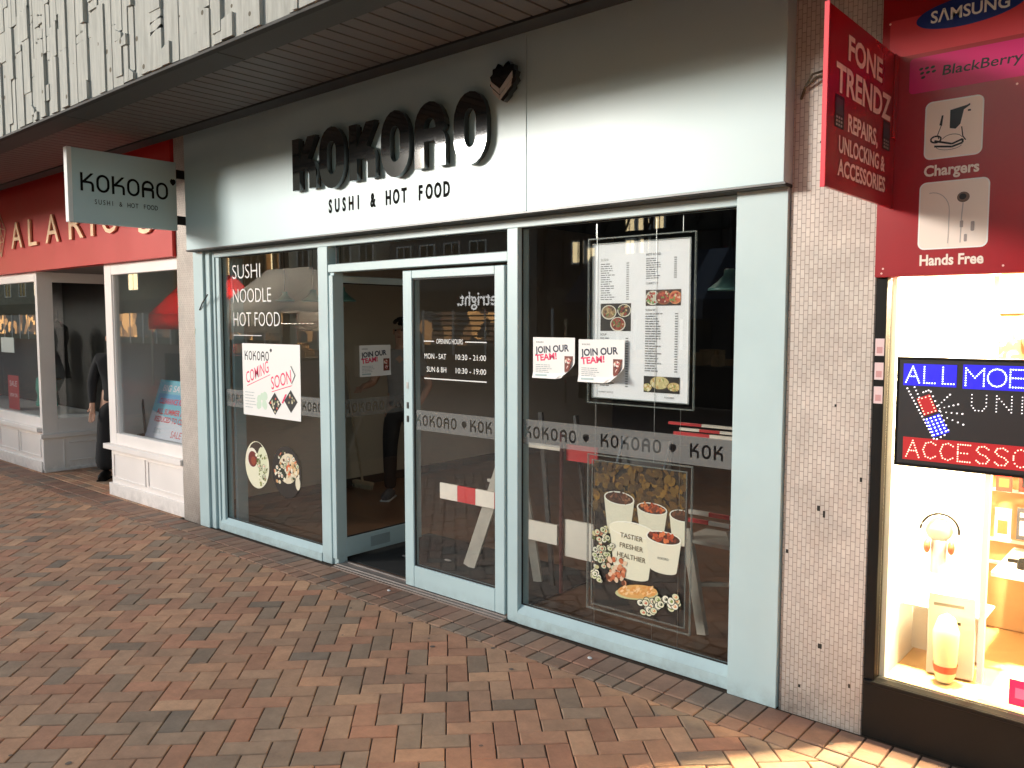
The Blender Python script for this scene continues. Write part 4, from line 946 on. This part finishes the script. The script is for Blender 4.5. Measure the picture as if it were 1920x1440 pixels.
garment(-11.0, .6, 1.0, (.02, .018, .018), 'dark jacket hanging in the far left window')
garment(-11.05, .45, .66, lin((70, 160, 140)), 'small green garment low in the far left window', .4)
garment(-11.6, .7, .95, lin((150, 120, 90)), 'brown garment hanging in the far left window')
garment(-7.35, .62, 1.05, (.03, .03, .028), 'dark garment hanging behind the sale poster')

# ================================================================== PHONE SHOP
fs_ = empty('phone_shopfront', (0, 0, 0), 0, 'phone shop front with red fascia panels and black stall riser at right edge', 'shopfront')
MB().box(-1.058, 2.2, -.035, .05, 1.873, 3.25).build('fascia', 'red', fs_, .002)
A = Art(1, 1, None); RD = lin((176, 22, 34)); CR = lin((242, 226, 214))
def at(x0, x1, z0, z1, r=.02): A.rrect(x0-.005, z0-.005, x1+.005, z1+.005, r+.004, W_); A.rrect(x0, z0, x1, z1, r, CR)
# top strip and brand panels
A.rrect(-.955, 2.555, -.28, 2.685, .015, lin((205, 30, 110)))
A.text('BlackBerry', -.842, 2.606, .050, K_, width=.255, bold=.012, shear=.12)
for i in range(7): A.ell(-.915+.020*(i % 3)+.004*(i//3), 2.642-.016*(i//3), .008, .005, K_, .3, 8)
A.rect(-1.03, 2.70, -.28, 2.84, lin((196, 60, 70))); A.ell(-.76, 2.822, .178, .052, lin((26, 50, 120)), R(2), 40)
A.text('S\u039bMSUNG', -.888, 2.801, .060, W_, width=.255, bold=.02)
at(-.890, -.705, 2.308, 2.510); at(-.900, -.675, 1.975, 2.215)
A.text('Chargers', -.892, 2.243, .055, CR, width=.185, bold=.03); A.text('Hands Free', -.896, 1.912, .055, CR, width=.215, bold=.03)
# charger picture
A.poly([(-.81, 2.475), (-.755, 2.485), (-.745, 2.49), (-.745, 2.483), (-.765, 2.47), (-.775, 2.42), (-.79, 2.405), (-.81, 2.41)], K_)
A.rect(-.752, 2.462, -.742, 2.468, K_); A.poly([(-.845, 2.425), (-.838, 2.46), (-.832, 2.46), (-.836, 2.422)], K_)
def stroke(pts, w, c):
    for (a, b), (c_, d) in zip(pts[:-1], pts[1:]):
        L = math.hypot(c_-a, d-b) or 1; nx, nz = -(d-b)/L*w/2, (c_-a)/L*w/2; A.poly([(a+nx, b+nz), (a-nx, b-nz), (c_-nx, d-nz), (c_+nx, d+nz)], c)
stroke([(-.838, 2.425), (-.85, 2.39), (-.845, 2.375)], .003, K_); stroke(arc(-.80, 2.365, .035, 160, 20, 8, .022), .002, K_)
stroke(arc(-.855, 2.375, .018, 0, 360, 10, .012), .006, K_); stroke([(-.86, 2.37), (-.80, 2.352), (-.765, 2.365), (-.765, 2.352), (-.80, 2.342), (-.86, 2.35)], .007, K_)
stroke([(-.77, 2.41), (-.765, 2.375), (-.755, 2.36)], .004, K_); stroke(arc(-.81, 2.35, .045, 190, 340, 8, .018), .002, lin((130, 120, 115)))
# earphone picture
LG = lin((190, 180, 176)); MGc = lin((160, 150, 148))
A.ell(-.755, 2.155, .021, .019, lin((110, 92, 84))); A.ell(-.757, 2.157, .012, .011, K_)
stroke([(-.755, 2.135), (-.758, 2.09), (-.76, 1.99)], .004, LG); stroke(arc(-.86, 2.11, .06, 100, 0, 8, .07)+[(-.80, 2.05), (-.802, 1.99)], .003, LG)
A.rrect(-.763, 2.045, -.752, 2.07, .003, MGc); A.rrect(-.727, 2.03, -.715, 2.065, .004, MGc); A.rrect(-.748, 1.993, -.738, 2.02, .003, MGc)
for x, z in ((-1.027, 1.905), (-1.032, 1.887), (-.618, 1.90), (-1.03, 2.83), (-.6, 2.53)): A.ell(x, z, .004, .004, lin((240, 200, 190)), 0, 10)
A.build('fascia_graphics', 'gprint', fs_, (0, -.0355, 0))
MB().box(-1.058, -1.016, -.01, .06, .245, 1.872).box(-1.058, 2.2, -.012, .06, .0, .2435).box(-1.05, 2.2, -.022, -.0125, .225, .2435).build('frame', 'black', fs_, .002)
pane('window_pane', fs_, -1.0155, 2.2, .2445, 1.8725, .03, 'pane2')
MB().box(-.672, -.652, .10, .13, .30, 1.872).build('glazing_bar', 'whitedge', fs_)
for i, z in enumerate((1.565, 1.47, 1.375)):
    Art(.034, .068, lin((226, 200, 200))).rect(.006, .01, .028, .035, lin((200, 150, 150))).build('notice', 'print', fs_, (-1.054, -.0105, z), 0)
warm = (1, .78, .48)
dw = mat('display_white', (.82, .80, .74), .5, var=.02)
dr = empty('display_case', (0, 0, 0), 0, 'brightly lit white display case behind the phone shop window', 'display')
box('back_panel', dw, dr, -1.0, -.72, .45, .5, .25, 1.9, 0); box('side_wall', dw, dr, -1.05, -1.0, .07, 1.6, .2, 2.2, 0)
box('floor', mat('light_wood', lin((205, 165, 110)), .4), dr, -1.0, 2.2, .061, 1.6, .16, .235, 0); box('back_wall', mat('tan_slatwall', lin((190, 150, 105)), .6), dr, -.9995, 2.2, 1.0, 1.05, .24, 2.1, 0)
box('ceiling', dw, dr, -1.05, 2.2, .061, 1.6, 2.1, 2.15, 0)
s = MB()
for z in (.55, .66, .9, .98, 1.28, 1.36, 1.62): s.box(-.99, .4, .985, .999, z, z+.014)
s.build('slat', 'whitedge', dr)
box('shelf', dw, dr, -.71, .6, .5, .999, .62, .64); box('glass_shelf', dw, dr, -.99, -.68, .25, .449, .50, .51)
for x, zz in ((-.60, 1.72), (-.55, 1.62)): MB().ball((x-.06, .95, zz-.1), (.05, .02, .06)).build('product_box', mat('orange_print', lin((216, 130, 80)), .5), dr)
MB().bar((-.66, .9, 1.0), (-.50, .9, .66), .014).bar((-.62, .9, 1.02), (-.46, .9, .70), .014).build('shelf_bracket', 'whitedge', dr)
A = Art(.30, .30, lin((226, 196, 150))); A.food(.01, .01, .29, .29, 13, lin((214, 140, 90)), [(.5, .5, .35, .9, lin((200, 110, 70)), lin((170, 80, 50)))], [(150, 70, 40), (240, 190, 150), (120, 60, 40)], 40, (.01, .03))
A.build('wall_poster', 'print', dr, (-.88, .968, 1.42))
A = Art(.30, .12, lin((216, 216, 120))); A.lines(.02, .02, .26, .10, 5, lin((120, 120, 70)), random.Random(1)); A.build('wall_poster', 'print', dr, (-.88, .968, 1.74))
r = random.Random(17)
for z0 in (.70, .92, 1.12):
    for i in range(9):
        x = -.86+i*.085; h = r.uniform(.10, .15); A = Art(.065, h, lin(r.choice([(236, 226, 206), (60, 60, 66), (200, 60, 50), (230, 200, 120), (110, 150, 190)])))
        A.rect(.012, .02, .053, h*.6, lin(r.choice([(40, 36, 34), (220, 214, 200), (150, 100, 60)]))); A.rect(.012, h*.72, .053, h*.86, lin((240, 236, 228))); A.build('blister_pack', 'print', dr, (x, .90+r.uniform(-.02, .02), z0), 0, thick=.012)
# headphones
hp = empty('headphones', (-.868, .30, .805), R(15), 'pair of over-ear headphones on a stand in the bright phone shop window', 'headphones')
MB().tube([(math.cos(R(a))*.072, 0, math.sin(R(a))*.075+.02) for a in range(-5, 186, 12)], .0045, 8).build('headband', 'black', hp)
for sx in (-1, 1): MB().ball((sx*.045, 0, -.045), (.014, .024, .03)).build('ear_cup', mat('brown_leather', lin((150, 90, 60)), .5), hp)
MB().ball((0, .02, .03), (.055, .03, .06)).tube([(0, .02, -.02), (0, .02, -.16)], .03, 12).build('display_head', dw, hp)
bx = empty('product_box', (-.88, .22, .245), R(8), 'white product box on the floor of the bright phone shop window', 'box')
MB().box(0, .17, 0, .09, 0, .34).build('carton', dw, bx, .002); Art(.11, .012, lin((150, 140, 120))).build('printed_line', 'print', bx, (.02, -.001, .29)); MB().box(.04, .12, -.0015, 0, .22, .232).build('slot', 'black', bx)
pd = empty('display_bottle', (-.80, .18, .245), 0, 'cream bottle shape with orange base in the phone shop window', 'display item')
MB().lathe([(.03, 0), (.04, .03), (.05, .2), (.03, .26), (.001, .28)], n=18).build('shell', mat('cream_plastic', lin((246, 232, 170)), .35), pd); MB().lathe([(.028, -.0), (.036, .02), (.043, .05), (.046, .07)], n=18).build('base', mat('orange_plastic', lin((226, 90, 60)), .4), pd)
tag(Art(.10, .10, lin((226, 30, 110))).rect(.02, .03, .08, .07, lin((240, 120, 170))).build('price_card', 'print', None, (-.56, .1, .25), 0, thick=.002), 'small pink card on the sill of the phone shop window', 'card')
dsp = empty('phone_holder', (-.66, .55, .66), 0, 'small black phone holder on the shelf right of the headphones', 'phone holder')
MB().box(0, .07, 0, .02, .02, .035).lathe([(.02, 0), (.02, .02), (.012, .045)], (.055, 0, 0), 14).build('clamp', 'black', dsp, 0)
# spot lamps of the phone shop
def spot(x, y, z, label, e=30):
    o = empty('spot_lamp', (x, y, z), 0, label, 'lamp', 'bright lamps in the phone shop window')
    MB().lathe([(.02, .05), (.03, .04), (.03, 0), (.026, 0)], n=18).build('housing', 'metal', o)
    MB().lathe([(.026, .004), (.001, .004)], n=18).build('bulb', mat('warm_bulb', (.8, .8, .8), .5, var=0, emit=(1, .78, .45), es=120), o)
    l = bpy.data.lights.new('lamp_light', 'AREA'); l.shape = 'DISK'; l.size = .10; l.energy = e; l.color = warm
    lo = bpy.data.objects.new('lamp_light', l); col.objects.link(lo); lo.parent = o; lo.location = (0, 0, -.01); return lo
for i, (x, y, z, rx) in enumerate(((-.88, .24, 2.05, 4), (-.56, .66, 2.05, 0), (.1, .34, 2.05, 25), (.8, .34, 2.05, 25))):
    l = spot(x, y, z, ('first bright lamp over the headphones', 'second bright lamp, right of the glazing bar', 'third bright lamp, above the right edge of the view', 'fourth bright lamp, beyond the right edge of the view')[i], (260, 170, 70, 40)[i])
    l.rotation_euler = (R(rx), 0, 0)
# LED sign
le = empty('led_sign', (-.965, .010, 1.145), 0, 'black LED sign with blue and red dotted words behind the phone shop glass', 'sign')
MB().box(0, 1.12, -.012, .012, 0, .41).build('panel', mat('black_led_panel', (.012, .01, .012), .5, var=0), le, .002)
fr_ = MB()
for a in ((-.006, 1.126, 0-.008, .0), (-.006, 1.126, .41, .418), (-.006, -.0005, .0005, .4095)): fr_.box(a[0], a[1], -.016, .012, a[2], a[3])
fr_.build('frame', 'black', le)
SF = {'A': [[(0, 0), (.5, 1), (1, 0)], [(.22, .38), (.78, .38)]], 'L': [[(0, 1), (0, 0), (.8, 0)]], 'M': [[(0, 0), (0, 1), (.5, .45), (1, 1), (1, 0)]], 'O': [arc(.5, .5, .5, 90, 450, 14)],
      'B': [[(0, 0), (0, 1), (.7, 1), (.9, .78), (.7, .52), (0, .52)], [(.7, .52), (.95, .28), (.75, 0), (0, 0)]], 'I': [[(.5, 0), (.5, 1)]], 'E': [[(.9, 1), (0, 1), (0, 0), (.9, 0)], [(0, .5), (.7, .5)]],
      'S': [[(.9, .85), (.6, 1), (.2, .95), (.05, .75), (.3, .55), (.7, .45), (.95, .25), (.75, .03), (.3, 0), (.05, .15)]], 'U': [[(0, 1), (0, .3), (.25, 0), (.75, 0), (1, .3), (1, 1)]],
      'N': [[(0, 0), (0, 1), (1, 0), (1, 1)]], 'C': [[(.95, .85), (.6, 1), (.2, .9), (0, .5), (.2, .1), (.6, 0), (.95, .15)]], 'K': [[(0, 0), (0, 1)], [(.9, 1), (0, .45), (.9, 0)]],
      'R': [[(0, 0), (0, 1), (.7, 1), (.9, .75), (.7, .5), (0, .5)], [(.5, .5), (.9, 0)]], 'G': [[(.95, .85), (.6, 1), (.2, .9), (0, .5), (.2, .1), (.7, 0), (.95, .15), (.95, .45), (.6, .45)]]}
def dots(word, x, z, w, h, gap, pitch, r=.0026, s=None):
    s = s or MB()
    for i, c in enumerate(word):
        for line in SF.get(c, []):
            P = [(x+i*(w+gap)+a*w, z+b*h) for a, b in line]
            for (a, b), (c_, d) in zip(P[:-1], P[1:]):
                L = math.hypot(c_-a, d-b); n = max(1, round(L/pitch))
                for k in range(n+1): s.add_dot(a+(c_-a)*k/n, b+(d-b)*k/n, r)
    return s
def add_dot(s, x, z, r=.0026):
    n = 8; b = len(s.v); s.v += [(x+r*math.cos(2*math.pi*k/n), -.0165, z+r*math.sin(2*math.pi*k/n)) for k in range(n)]+[(x+r*math.cos(2*math.pi*k/n), -.012, z+r*math.sin(2*math.pi*k/n)) for k in range(n)]
    s.f.append([b+k for k in range(n)][::-1])
    for k in range(n): s.f.append([b+k, b+(k+1) % n, b+n+(k+1) % n, b+n+k])
MB.add_dot = add_dot
EM = lambda nm, c, e: mat(nm, (.01, .01, .01), .5, var=0, emit=c, es=e)
ledb, ledr, ledw = EM('blue_white_led', (.55, .65, 1), 3.2), EM('red_led', (1, .42, .30), 2.2), EM('white_led', (1, .9, .9), 1.6)
dots('ALL', .028, .320, .048, .062, .017, .0088).build('blue_led_word', ledb, le); dots('MOBILES', .236, .318, .060, .064, .012, .0088).build('blue_led_word', ledb, le)
dots('UNLOCKING', .259, .226, .048, .058, .033, .0125, .0019).build('white_led_word', ledw, le)
dots('ACCESSORIES', .038, .030, .046, .064, .0145, .0092).build('red_led_word', ledr, le)
BB, RB = EM('blue_led_bloom', (.01, .0, 1), .6), EM('red_led_bloom', (1, .0, .01), .35)  # emissive colours for added strips that imitate lens bloom around the LEDs
MB().box(.018, .205, -.0135, -.0122, .308, .392).build('blue_bloom_strip', BB, le); MB().box(.226, .75, -.0135, -.0122, .305, .395).build('blue_bloom_strip', BB, le)
MB().box(.025, .74, -.0135, -.0122, .018, .106).build('red_bloom_strip', RB, le)
s_w, s_r, s_b = MB(), MB(), MB()
def quad(q, u, v):
    (a, b), (c, d), (e, f), (g, h) = q
    return (a*(1-u)*(1-v)+c*u*(1-v)+e*u*v+g*(1-u)*v, b*(1-u)*(1-v)+d*u*(1-v)+f*u*v+h*(1-u)*v)
RQ = ((.075, .255), (.114, .270), (.137, .215), (.099, .200)); BQ = ((.108, .180), (.148, .197), (.176, .140), (.134, .122))
for k in range(17): t = k/16; s_w.add_dot(.034+.101*t, .296-.188*t, .0027)
for k in range(4): s_w.add_dot(.060+.006*k, .302-.013*k, .0024)
for k in range(9): t = k/8; s_w.add_dot(.118+.066*t, .288-.143*t, .0027)
for k in range(3): s_w.add_dot(.092+.009*k, .284+.004*k, .0025)
for k in range(3): s_w.add_dot(.146+.013*k, .107+.009*k, .0027)
for i in range(4):
    for j in range(6): 
        s_b.add_dot(*quad(BQ, i/3, j/5), .0030)
        if i in (0, 3) or j in (0, 5): s_r.add_dot(*quad(RQ, i/3, j/5), .0024)
for (x, z) in ((.187, .280), (.212, .245), (.224, .210), (.224, .170)):
    for k in range(5): t = k/4; s_w.add_dot(.148+.012*(1-(z-.17)/.11)+(x-.150)*t, .238-.04*(1-(z-.17)/.11)+(z-(.238-.04*(1-(z-.17)/.11)))*t, .0016+.0012*t)
s_w.build('white_led_picture', ledw, le); s_b.build('blue_led_picture', ledb, le); s_r.build('red_led_picture', ledr, le)
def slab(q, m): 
    MB().add([(x, y, z) for y in (-.0135, -.0122) for x, z in q], [(3, 2, 1, 0), (4, 5, 6, 7), (0, 1, 5, 4), (1, 2, 6, 5), (2, 3, 7, 6), (3, 0, 4, 7)]).build('bloom_panel', m, le)
slab(((.098, .180), (.150, .206), (.188, .137), (.132, .112)), BB); slab(((.068, .258), (.114, .278), (.144, .214), (.098, .192)), RB)  # added glowing slabs, imitated bloom behind the dotted phone picture

# projecting phone sign
fz = empty('projecting_sign', (-1.0, -.0, 2.135), 0, 'red projecting sign with pale condensed lettering at the phone shop', 'sign')
MB().box(-.012, 0, -.74, -.036, 0, .572).build('sign_panel', 'red', fz, .001)
MB().box(-.0135, .0015, -.748, -.7405, -.003, .575).build('edge_strip', mat('bright_red_edge', lin((226, 40, 60)), .4), fz)
MB().box(.0005, .006, -.075, -.036, .26, .571).build('bracket_plate', 'red', fz, .001)
A = Art(.704, .572, None); TC = lin((238, 196, 186))
for t, z, size, x0, x1 in (('FONE', .437, .112, .175, .53), ('TRENDZ', .318, .125, .07, .64), ('REPAIRS,', .205, .080, .19, .50), ('UNLOCKING &', .125, .075, .11, .59), ('ACCESSORIES', .050, .075, .105, .60)):
    A.text(t, x0, z, size, TC, bold=.03, width=x1-x0)
for x, z in ((.065, .20), (.555, .205)):
    A.rrect(x, z, x+.085, z+.105, .006, K_); A.rect(x+.012, z+.045, x+.073, z+.095, lin((60, 64, 70))); 
    for i in range(9): A.rect(x+.014+.021*(i % 3), z+.006+.012*(i//3), x+.028+.021*(i % 3), z+.013+.012*(i//3), lin((150, 140, 136)))
A.build('lettering', 'gprint', fz, (.0012, -.74, 0), R(90))

# litter
r = random.Random(31); s = MB()
for i in range(70):
    x, y, q = r.uniform(-9, .5), r.uniform(-3.2, -.15), r.uniform(.006, .014); b = len(s.v); n = 9
    s.v += [(x+q*math.cos(6.283*k/n)*r.uniform(.8, 1.1), y+q*math.sin(6.283*k/n)*r.uniform(.8, 1.1), .0026) for k in range(n)]; s.f.append([b+k for k in range(n)])
tag(s.build('gum_spots', mat('trodden_gum', lin((112, 100, 90)), .8, var=.2)), kind='stuff')
r = random.Random(12)
for (x, y, lab) in ((-3.92, -.10, 'small white scrap lying on the bricks before the closed door'), (-2.35, -.12, 'small white scrap on the bricks below the large right window')):
    s = MB().ball((0, 0, .006), (.014, .010, .006), 8); tag(s.build('litter_scrap', 'sole', None, loc=(x, y, 0)), lab, 'litter')
for (x, y, lab) in ((-4.35, .42, 'pale crumpled scrap on the dark entrance mat, left one'), (-4.05, .55, 'pale crumpled scrap on the dark entrance mat, right one')):
    s = MB().ball((0, 0, .008), (.035, .014, .008), 8); tag(s.build('litter_scrap', 'tshirt', None, loc=(x, y, .022)), lab, 'litter')

# ================================================================== other side of the square (seen mirrored in the glass)
def lit(nm, c, e): return mat(nm, (.3, .3, .3), .5, var=0, emit=c, es=e)
litw = lit('lit_window', (1, .78, .42), 3.0); shoplit = lit('lit_shop_interior', (1, .52, .18), 1.6)
def stocky(m):
    n, l = m.node_tree.nodes, m.node_tree.links; b = n['Principled BSDF']; tc = n.new('ShaderNodeTexCoord'); v = n.new('ShaderNodeTexVoronoi'); v.distance = 'CHEBYCHEV'; v.inputs['Scale'].default_value = 1.1
    l.new(tc.outputs['Object'], v.inputs['Vector']); r = n.new('ShaderNodeValToRGB'); e = r.color_ramp; e.elements[0].color = (.01, .006, .004, 1); e.elements[0].position = .35; e.elements[1].color = (1, .5, .16, 1); e.elements[1].position = .9
    e.elements.new(.6).color = (.18, .08, .03, 1); s_ = n.new('ShaderNodeSeparateColor'); l.new(v.outputs['Color'], s_.inputs[0]); l.new(s_.outputs[0], r.inputs[0]); l.new(r.outputs[0], b.inputs['Emission Color'])
stocky(shoplit); dimwin = mat('dark_window_glass', (.02, .022, .025), .1, var=0)
def building(name, label, x0, x1, y, h, wallm, wins, extra=None, shop=None):
    o = empty(name, ((x0+x1)/2, y, 0), 0, label, 'building'); X = (x0+x1)/2
    MB().box(x0-X, x1-X, -4, 0, 0, h).build('wall', wallm, o)
    MB().box(x0-X-.1, x1-X+.1, -4.1, .15, h, h+.25).build('cornice', 'white' if wallm != timber else 'deep', o)
    for (a, b, c, d, l) in wins:
        w = MB()
        for q in ((a-.08, b+.08, c-.08, c), (a-.08, b+.08, d, d+.08), (a-.08, a, c, d), (b, b+.08, c, d), ((a+b)/2-.02, (a+b)/2+.02, c, d)): w.box(q[0]-X, q[1]-X, 0.001, .06, q[2], q[3])
        f = w.build('window', 'white', o); MB().box(a-X, b-X, .001, .02, c, d).build('pane', litw if l else dimwin, f)
    if shop:
        a, b, z1, sm, pm = shop
        f = MB().box(a-X, b-X, .001, .12, z1, z1+1.0).build('shop_fascia', sm, o)
        MB().box(a-X+.3, b-X-.3, .001, .05, .5, z1-.05).build('shop_window', pm, o)
        m_ = MB(); k = a+.3
        while k < b: m_.box(k-X-.05, k-X+.05, .051, .12, 0, z1-.01); k += 2.2
        m_.build('mullion', 'white', o)
    if extra: extra(o, X)
    return o
stucco = mat('pale_render', lin((200, 186, 165)), .8, var=.08); timber = mat('brown_timber_wall', lin((96, 72, 52)), .8, var=.2); grey = mat('grey_cladding', lin((120, 114, 108)), .7); dkgrey = mat('dark_shop_fascia', lin((70, 64, 58)), .5)
def cr_text(o, X):
    A = Art(1, 1, None); A.text('carpetright.', 0, 0, .95, W_, bold=.01, width=4.3)
    A.build('shop_sign', lit('lit_sign_letters', (1, .98, .95), 2.2), o, (-24.85-X+.0, .14, 2.5), R(180))
    # slatted lit shelves
    s = MB()
    for i in range(7): s.box(-31-X, -25.3-X, .055, .1, .7+.25*i, .78+.25*i)
    s.build('window_blind', dkgrey, o)
    MB().box(-26.6-X, -25.6-X, .06, .16, 1.2, 2.3).build('lit_display', lit('bright_display', (1, .75, .35), 5), o)
building('carpet_shop', 'carpet shop with dark fascia and orange lit windows, mirrored in the closed door', -34.5, -24.2, -26, 6.0, grey,
         [(-33.8, -32.8, 4.4, 5.6, 0), (-32.0, -31.0, 4.4, 5.6, 0), (-30.2, -29.2, 4.4, 5.6, 0), (-28.4, -27.4, 4.4, 5.6, 0)], cr_text, (-34.2, -24.6, 2.3, dkgrey, shoplit))
building('render_building', 'pale rendered building with square windows, mirrored in the glass over the door', -44, -35.6, -26, 12, stucco,
         [(-43+2.0*i, -41.9+2.0*i, 4.7, 6.3, 0) for i in range(4)]+[(-43+2.0*i, -41.9+2.0*i, 7.7, 9.3, 0) for i in range(4)], None, (-43.5, -36, 1.9, dkgrey, shoplit))
def ribs(o, X):
    s = MB()
    for i in range(16): s.box(-58+i*.85-X, -57.8+i*.85-X, .001, .35, 3.2, 13.6)
    s.build('timber_rib', mat('golden_timber', lin((170, 128, 80)), .6, var=.1), o)
building('ribbed_building', 'tall brown building with vertical timber ribs, mirrored in the left window', -58.5, -44.1, -26, 14, timber,
         [(-46.1, -45.0, 4.7, 6.2, 1), (-52, -50.8, 4.7, 6.2, 1)], ribs, (-58, -44.5, 2.4, 'white', shoplit))
def tudor(o, X):
    s = MB()
    for k in range(9):
        x = -23.9+k*1.1; s.box(x-X, x+.16-X, .001, .1, 3.2, 7.6)
    for z in (3.2, 5.3, 7.4): s.box(-24.1-X, -14.6-X, .102, .14, z, z+.18)
    for k in range(8): s.bar((-23.8+k*1.1-X, .06, 5.4), (-22.9+k*1.1-X, .06, 7.3), .12, .06)
    s.build('timber_frame', mat('black_timber', (.02, .016, .012), .7), o)
building('timber_framed_building', 'timber framed building with lit upper windows, mirrored at the top of the right window', -24.15, -14.5, -26, 7.6, mat('black_boarding', (.05, .04, .035), .8),
         [(-22.1, -21.5, 4.3, 5.2, 1), (-21.3, -20.9, 4.3, 4.9, 1), (-19.4, -18.9, 5.4, 6.2, 1), (-18.7, -18.2, 5.4, 6.2, 1), (-19.3, -18.9, 3.9, 5.1, 1), (-18.6, -18.2, 3.9, 5.1, 1), (-17.9, -17.5, 5.4, 6.1, 1)], tudor, (-23.5, -15, 2.3, dkgrey, dimwin))
building('brick_building', 'dark brick building on the far side of the square, mirrored faintly at the right', -14.4, 12, -26, 7.0, mat('dark_brick', lin((84, 60, 50)), .85, var=.2, scale=3),
         [(-12+3*i, -10.6+3*i, 4.4, 5.8, 0) for i in range(7)], None, (-13.5, 11, 2.3, dkgrey, dimwin))
building('stone_building', 'long stone building beyond the ribbed one, mirrored in the white framed windows', -120, -58.7, -26, 15, mat('weathered_stone', lin((150, 140, 122)), .85, var=.2, scale=2),
         [(-118+4*i, -116.4+4*i, z, z+1.8, (i*7+int(z)) % 5 == 0) for i in range(14) for z in (4.2, 7.4, 10.6)], None, (-119, -59, 2.4, dkgrey, shoplit))
building('end_building', 'plain rendered building closing the far left end of the square', -135, -120.2, 30, 16, stucco, [(-133+3*i, -131.6+3*i, 4, 6, 0) for i in range(4)])
litw2 = lit('lit_bulb_string', (1, .85, .6), 9); goods = mat('mixed_goods', lin((190, 150, 110)), .7, var=.5, scale=3)
def gable_stall(name, label, x0, x1, y0, y1, ze, zr, mats, valance=.3, round_=False):
    cx, cy = (x0+x1)/2, (y0+y1)/2
    o = empty(name, (cx, cy, 0), 0, label, 'market stall', 'market stalls in the square'); a, b = x1-x0, y1-y0
    for sx in (-1, 1):
        for sy in (-1, 1): MB().tube([(sx*(a/2-.05), sy*(b/2-.05), 0), (sx*(a/2-.05), sy*(b/2-.05), ze)], .03, 8).build('pole', 'metal', o)
    n = len(mats) if not round_ else 1; N = 24; 
    for mi in range(len(set(mats))):
        mm = sorted(set(mats))[mi]; s = MB()
        for i in range(N):
            if mats[i*len(mats)//N] != mm: continue
            u0, u1 = -a/2+a*i/N, -a/2+a*(i+1)/N
            def prof(u):
                e = min(1, (a/2-abs(u))/.7) if round_ else 1
                return ze+(zr-ze)*math.sqrt(max(0, 1-(1-e)**2)) if round_ else zr
            for sgn in (-1, 1):
                s.add([(u0, sgn*b/2, ze), (u1, sgn*b/2, ze), (u1, 0, prof(u1)), (u0, 0, prof(u0)), (u0, sgn*b/2, ze-.02), (u1, sgn*b/2, ze-.02), (u1, 0, prof(u1)-.02), (u0, 0, prof(u0)-.02)],
                      [(0, 1, 2, 3), (7, 6, 5, 4), (0, 4, 5, 1), (2, 6, 7, 3), (0, 3, 7, 4), (1, 5, 6, 2)])
                s.box(u0, u1, sgn*b/2-.01 if sgn > 0 else sgn*b/2-.01, sgn*b/2+.01, ze-valance, ze-.021)
        s.build('canopy', mm, o)
    if round_ or mats == ['redcanvas']:
        s = MB()
        for i in range(9): s.ball((-a/2+.3+(a-.6)*i/8, b/2-.15, ze-.12-.05*math.sin(math.pi*(i % 2))), .06, 8)
        s.build('light_string', litw2, o); MB().tube([(-a/2+.1, b/2-.15, ze-.05), (a/2-.1, b/2-.15, ze-.05)], .012, 6).build('light_cable', 'rubber', o)
        l = bpy.data.lights.new('stall_light', 'AREA'); l.size = 1.2; l.energy = 130; l.color = (1, .88, .7); lo = bpy.data.objects.new('stall_light', l); col.objects.link(lo); lo.parent = o; lo.location = (0, .2, ze-.3); lo.rotation_euler = (R(180), 0, 0)
    r_ = random.Random(len(mats)); g_ = MB()
    for i in range(26): q = r_.uniform(-a/2+.3, a/2-.5); y_ = r_.uniform(-b/2+.4, b/2-.7); g_.box(q, q+r_.uniform(.12, .3), y_, y_+.25, .861, .861+r_.uniform(.08, .3))
    g_.build('goods', goods, o)
    MB().box(-a/2+.2, a/2-.2, -b/2+.3, b/2-.3, .8, .86).box(-a/2+.2, a/2-.2, b/2-.33, b/2-.3, .1, .8).build('counter', 'deep', o)
    return o
def canvas(nm, c):
    m, n, l, b = nodes(nm); b.inputs['Base Color'].default_value = (*c, 1); b.inputs['Roughness'].default_value = .9
    t = n.new('ShaderNodeBsdfTranslucent'); t.inputs[0].default_value = (*c, 1); x = n.new('ShaderNodeMixShader'); x.inputs[0].default_value = .5
    l.new(b.outputs[0], x.inputs[1]); l.new(t.outputs[0], x.inputs[2]); l.new(x.outputs[0], n['Material Output'].inputs['Surface']); return m
M['canvas'] = canvas('pale_canvas', lin((248, 245, 240))); M['redcanvas'] = canvas('red_canvas', lin((215, 30, 36))); M['dkcanvas'] = mat('charcoal_canvas', lin((52, 52, 58)), .8); M['ltstripe'] = mat('grey_canvas', lin((120, 120, 126)), .8)
gable_stall('market_stall', 'market stall with pale canvas roof, mirrored in the left window', -18.9, -15.8, -9.4, -6.8, 1.95, 3.0, ['canvas'], .5, True)
gable_stall('market_stall', 'market stall with red canvas roof beside the pale one, mirrored in the left window', -21.6, -19.2, -8.8, -6.6, 1.9, 2.9, ['redcanvas'], .4)
gable_stall('market_stall', 'market stall with charcoal striped roof, mirrored in the right window', -10.4, -5.6, -12.0, -10.0, 2.1, 3.1, ['dkcanvas', 'ltstripe']*4+['dkcanvas'], .35)
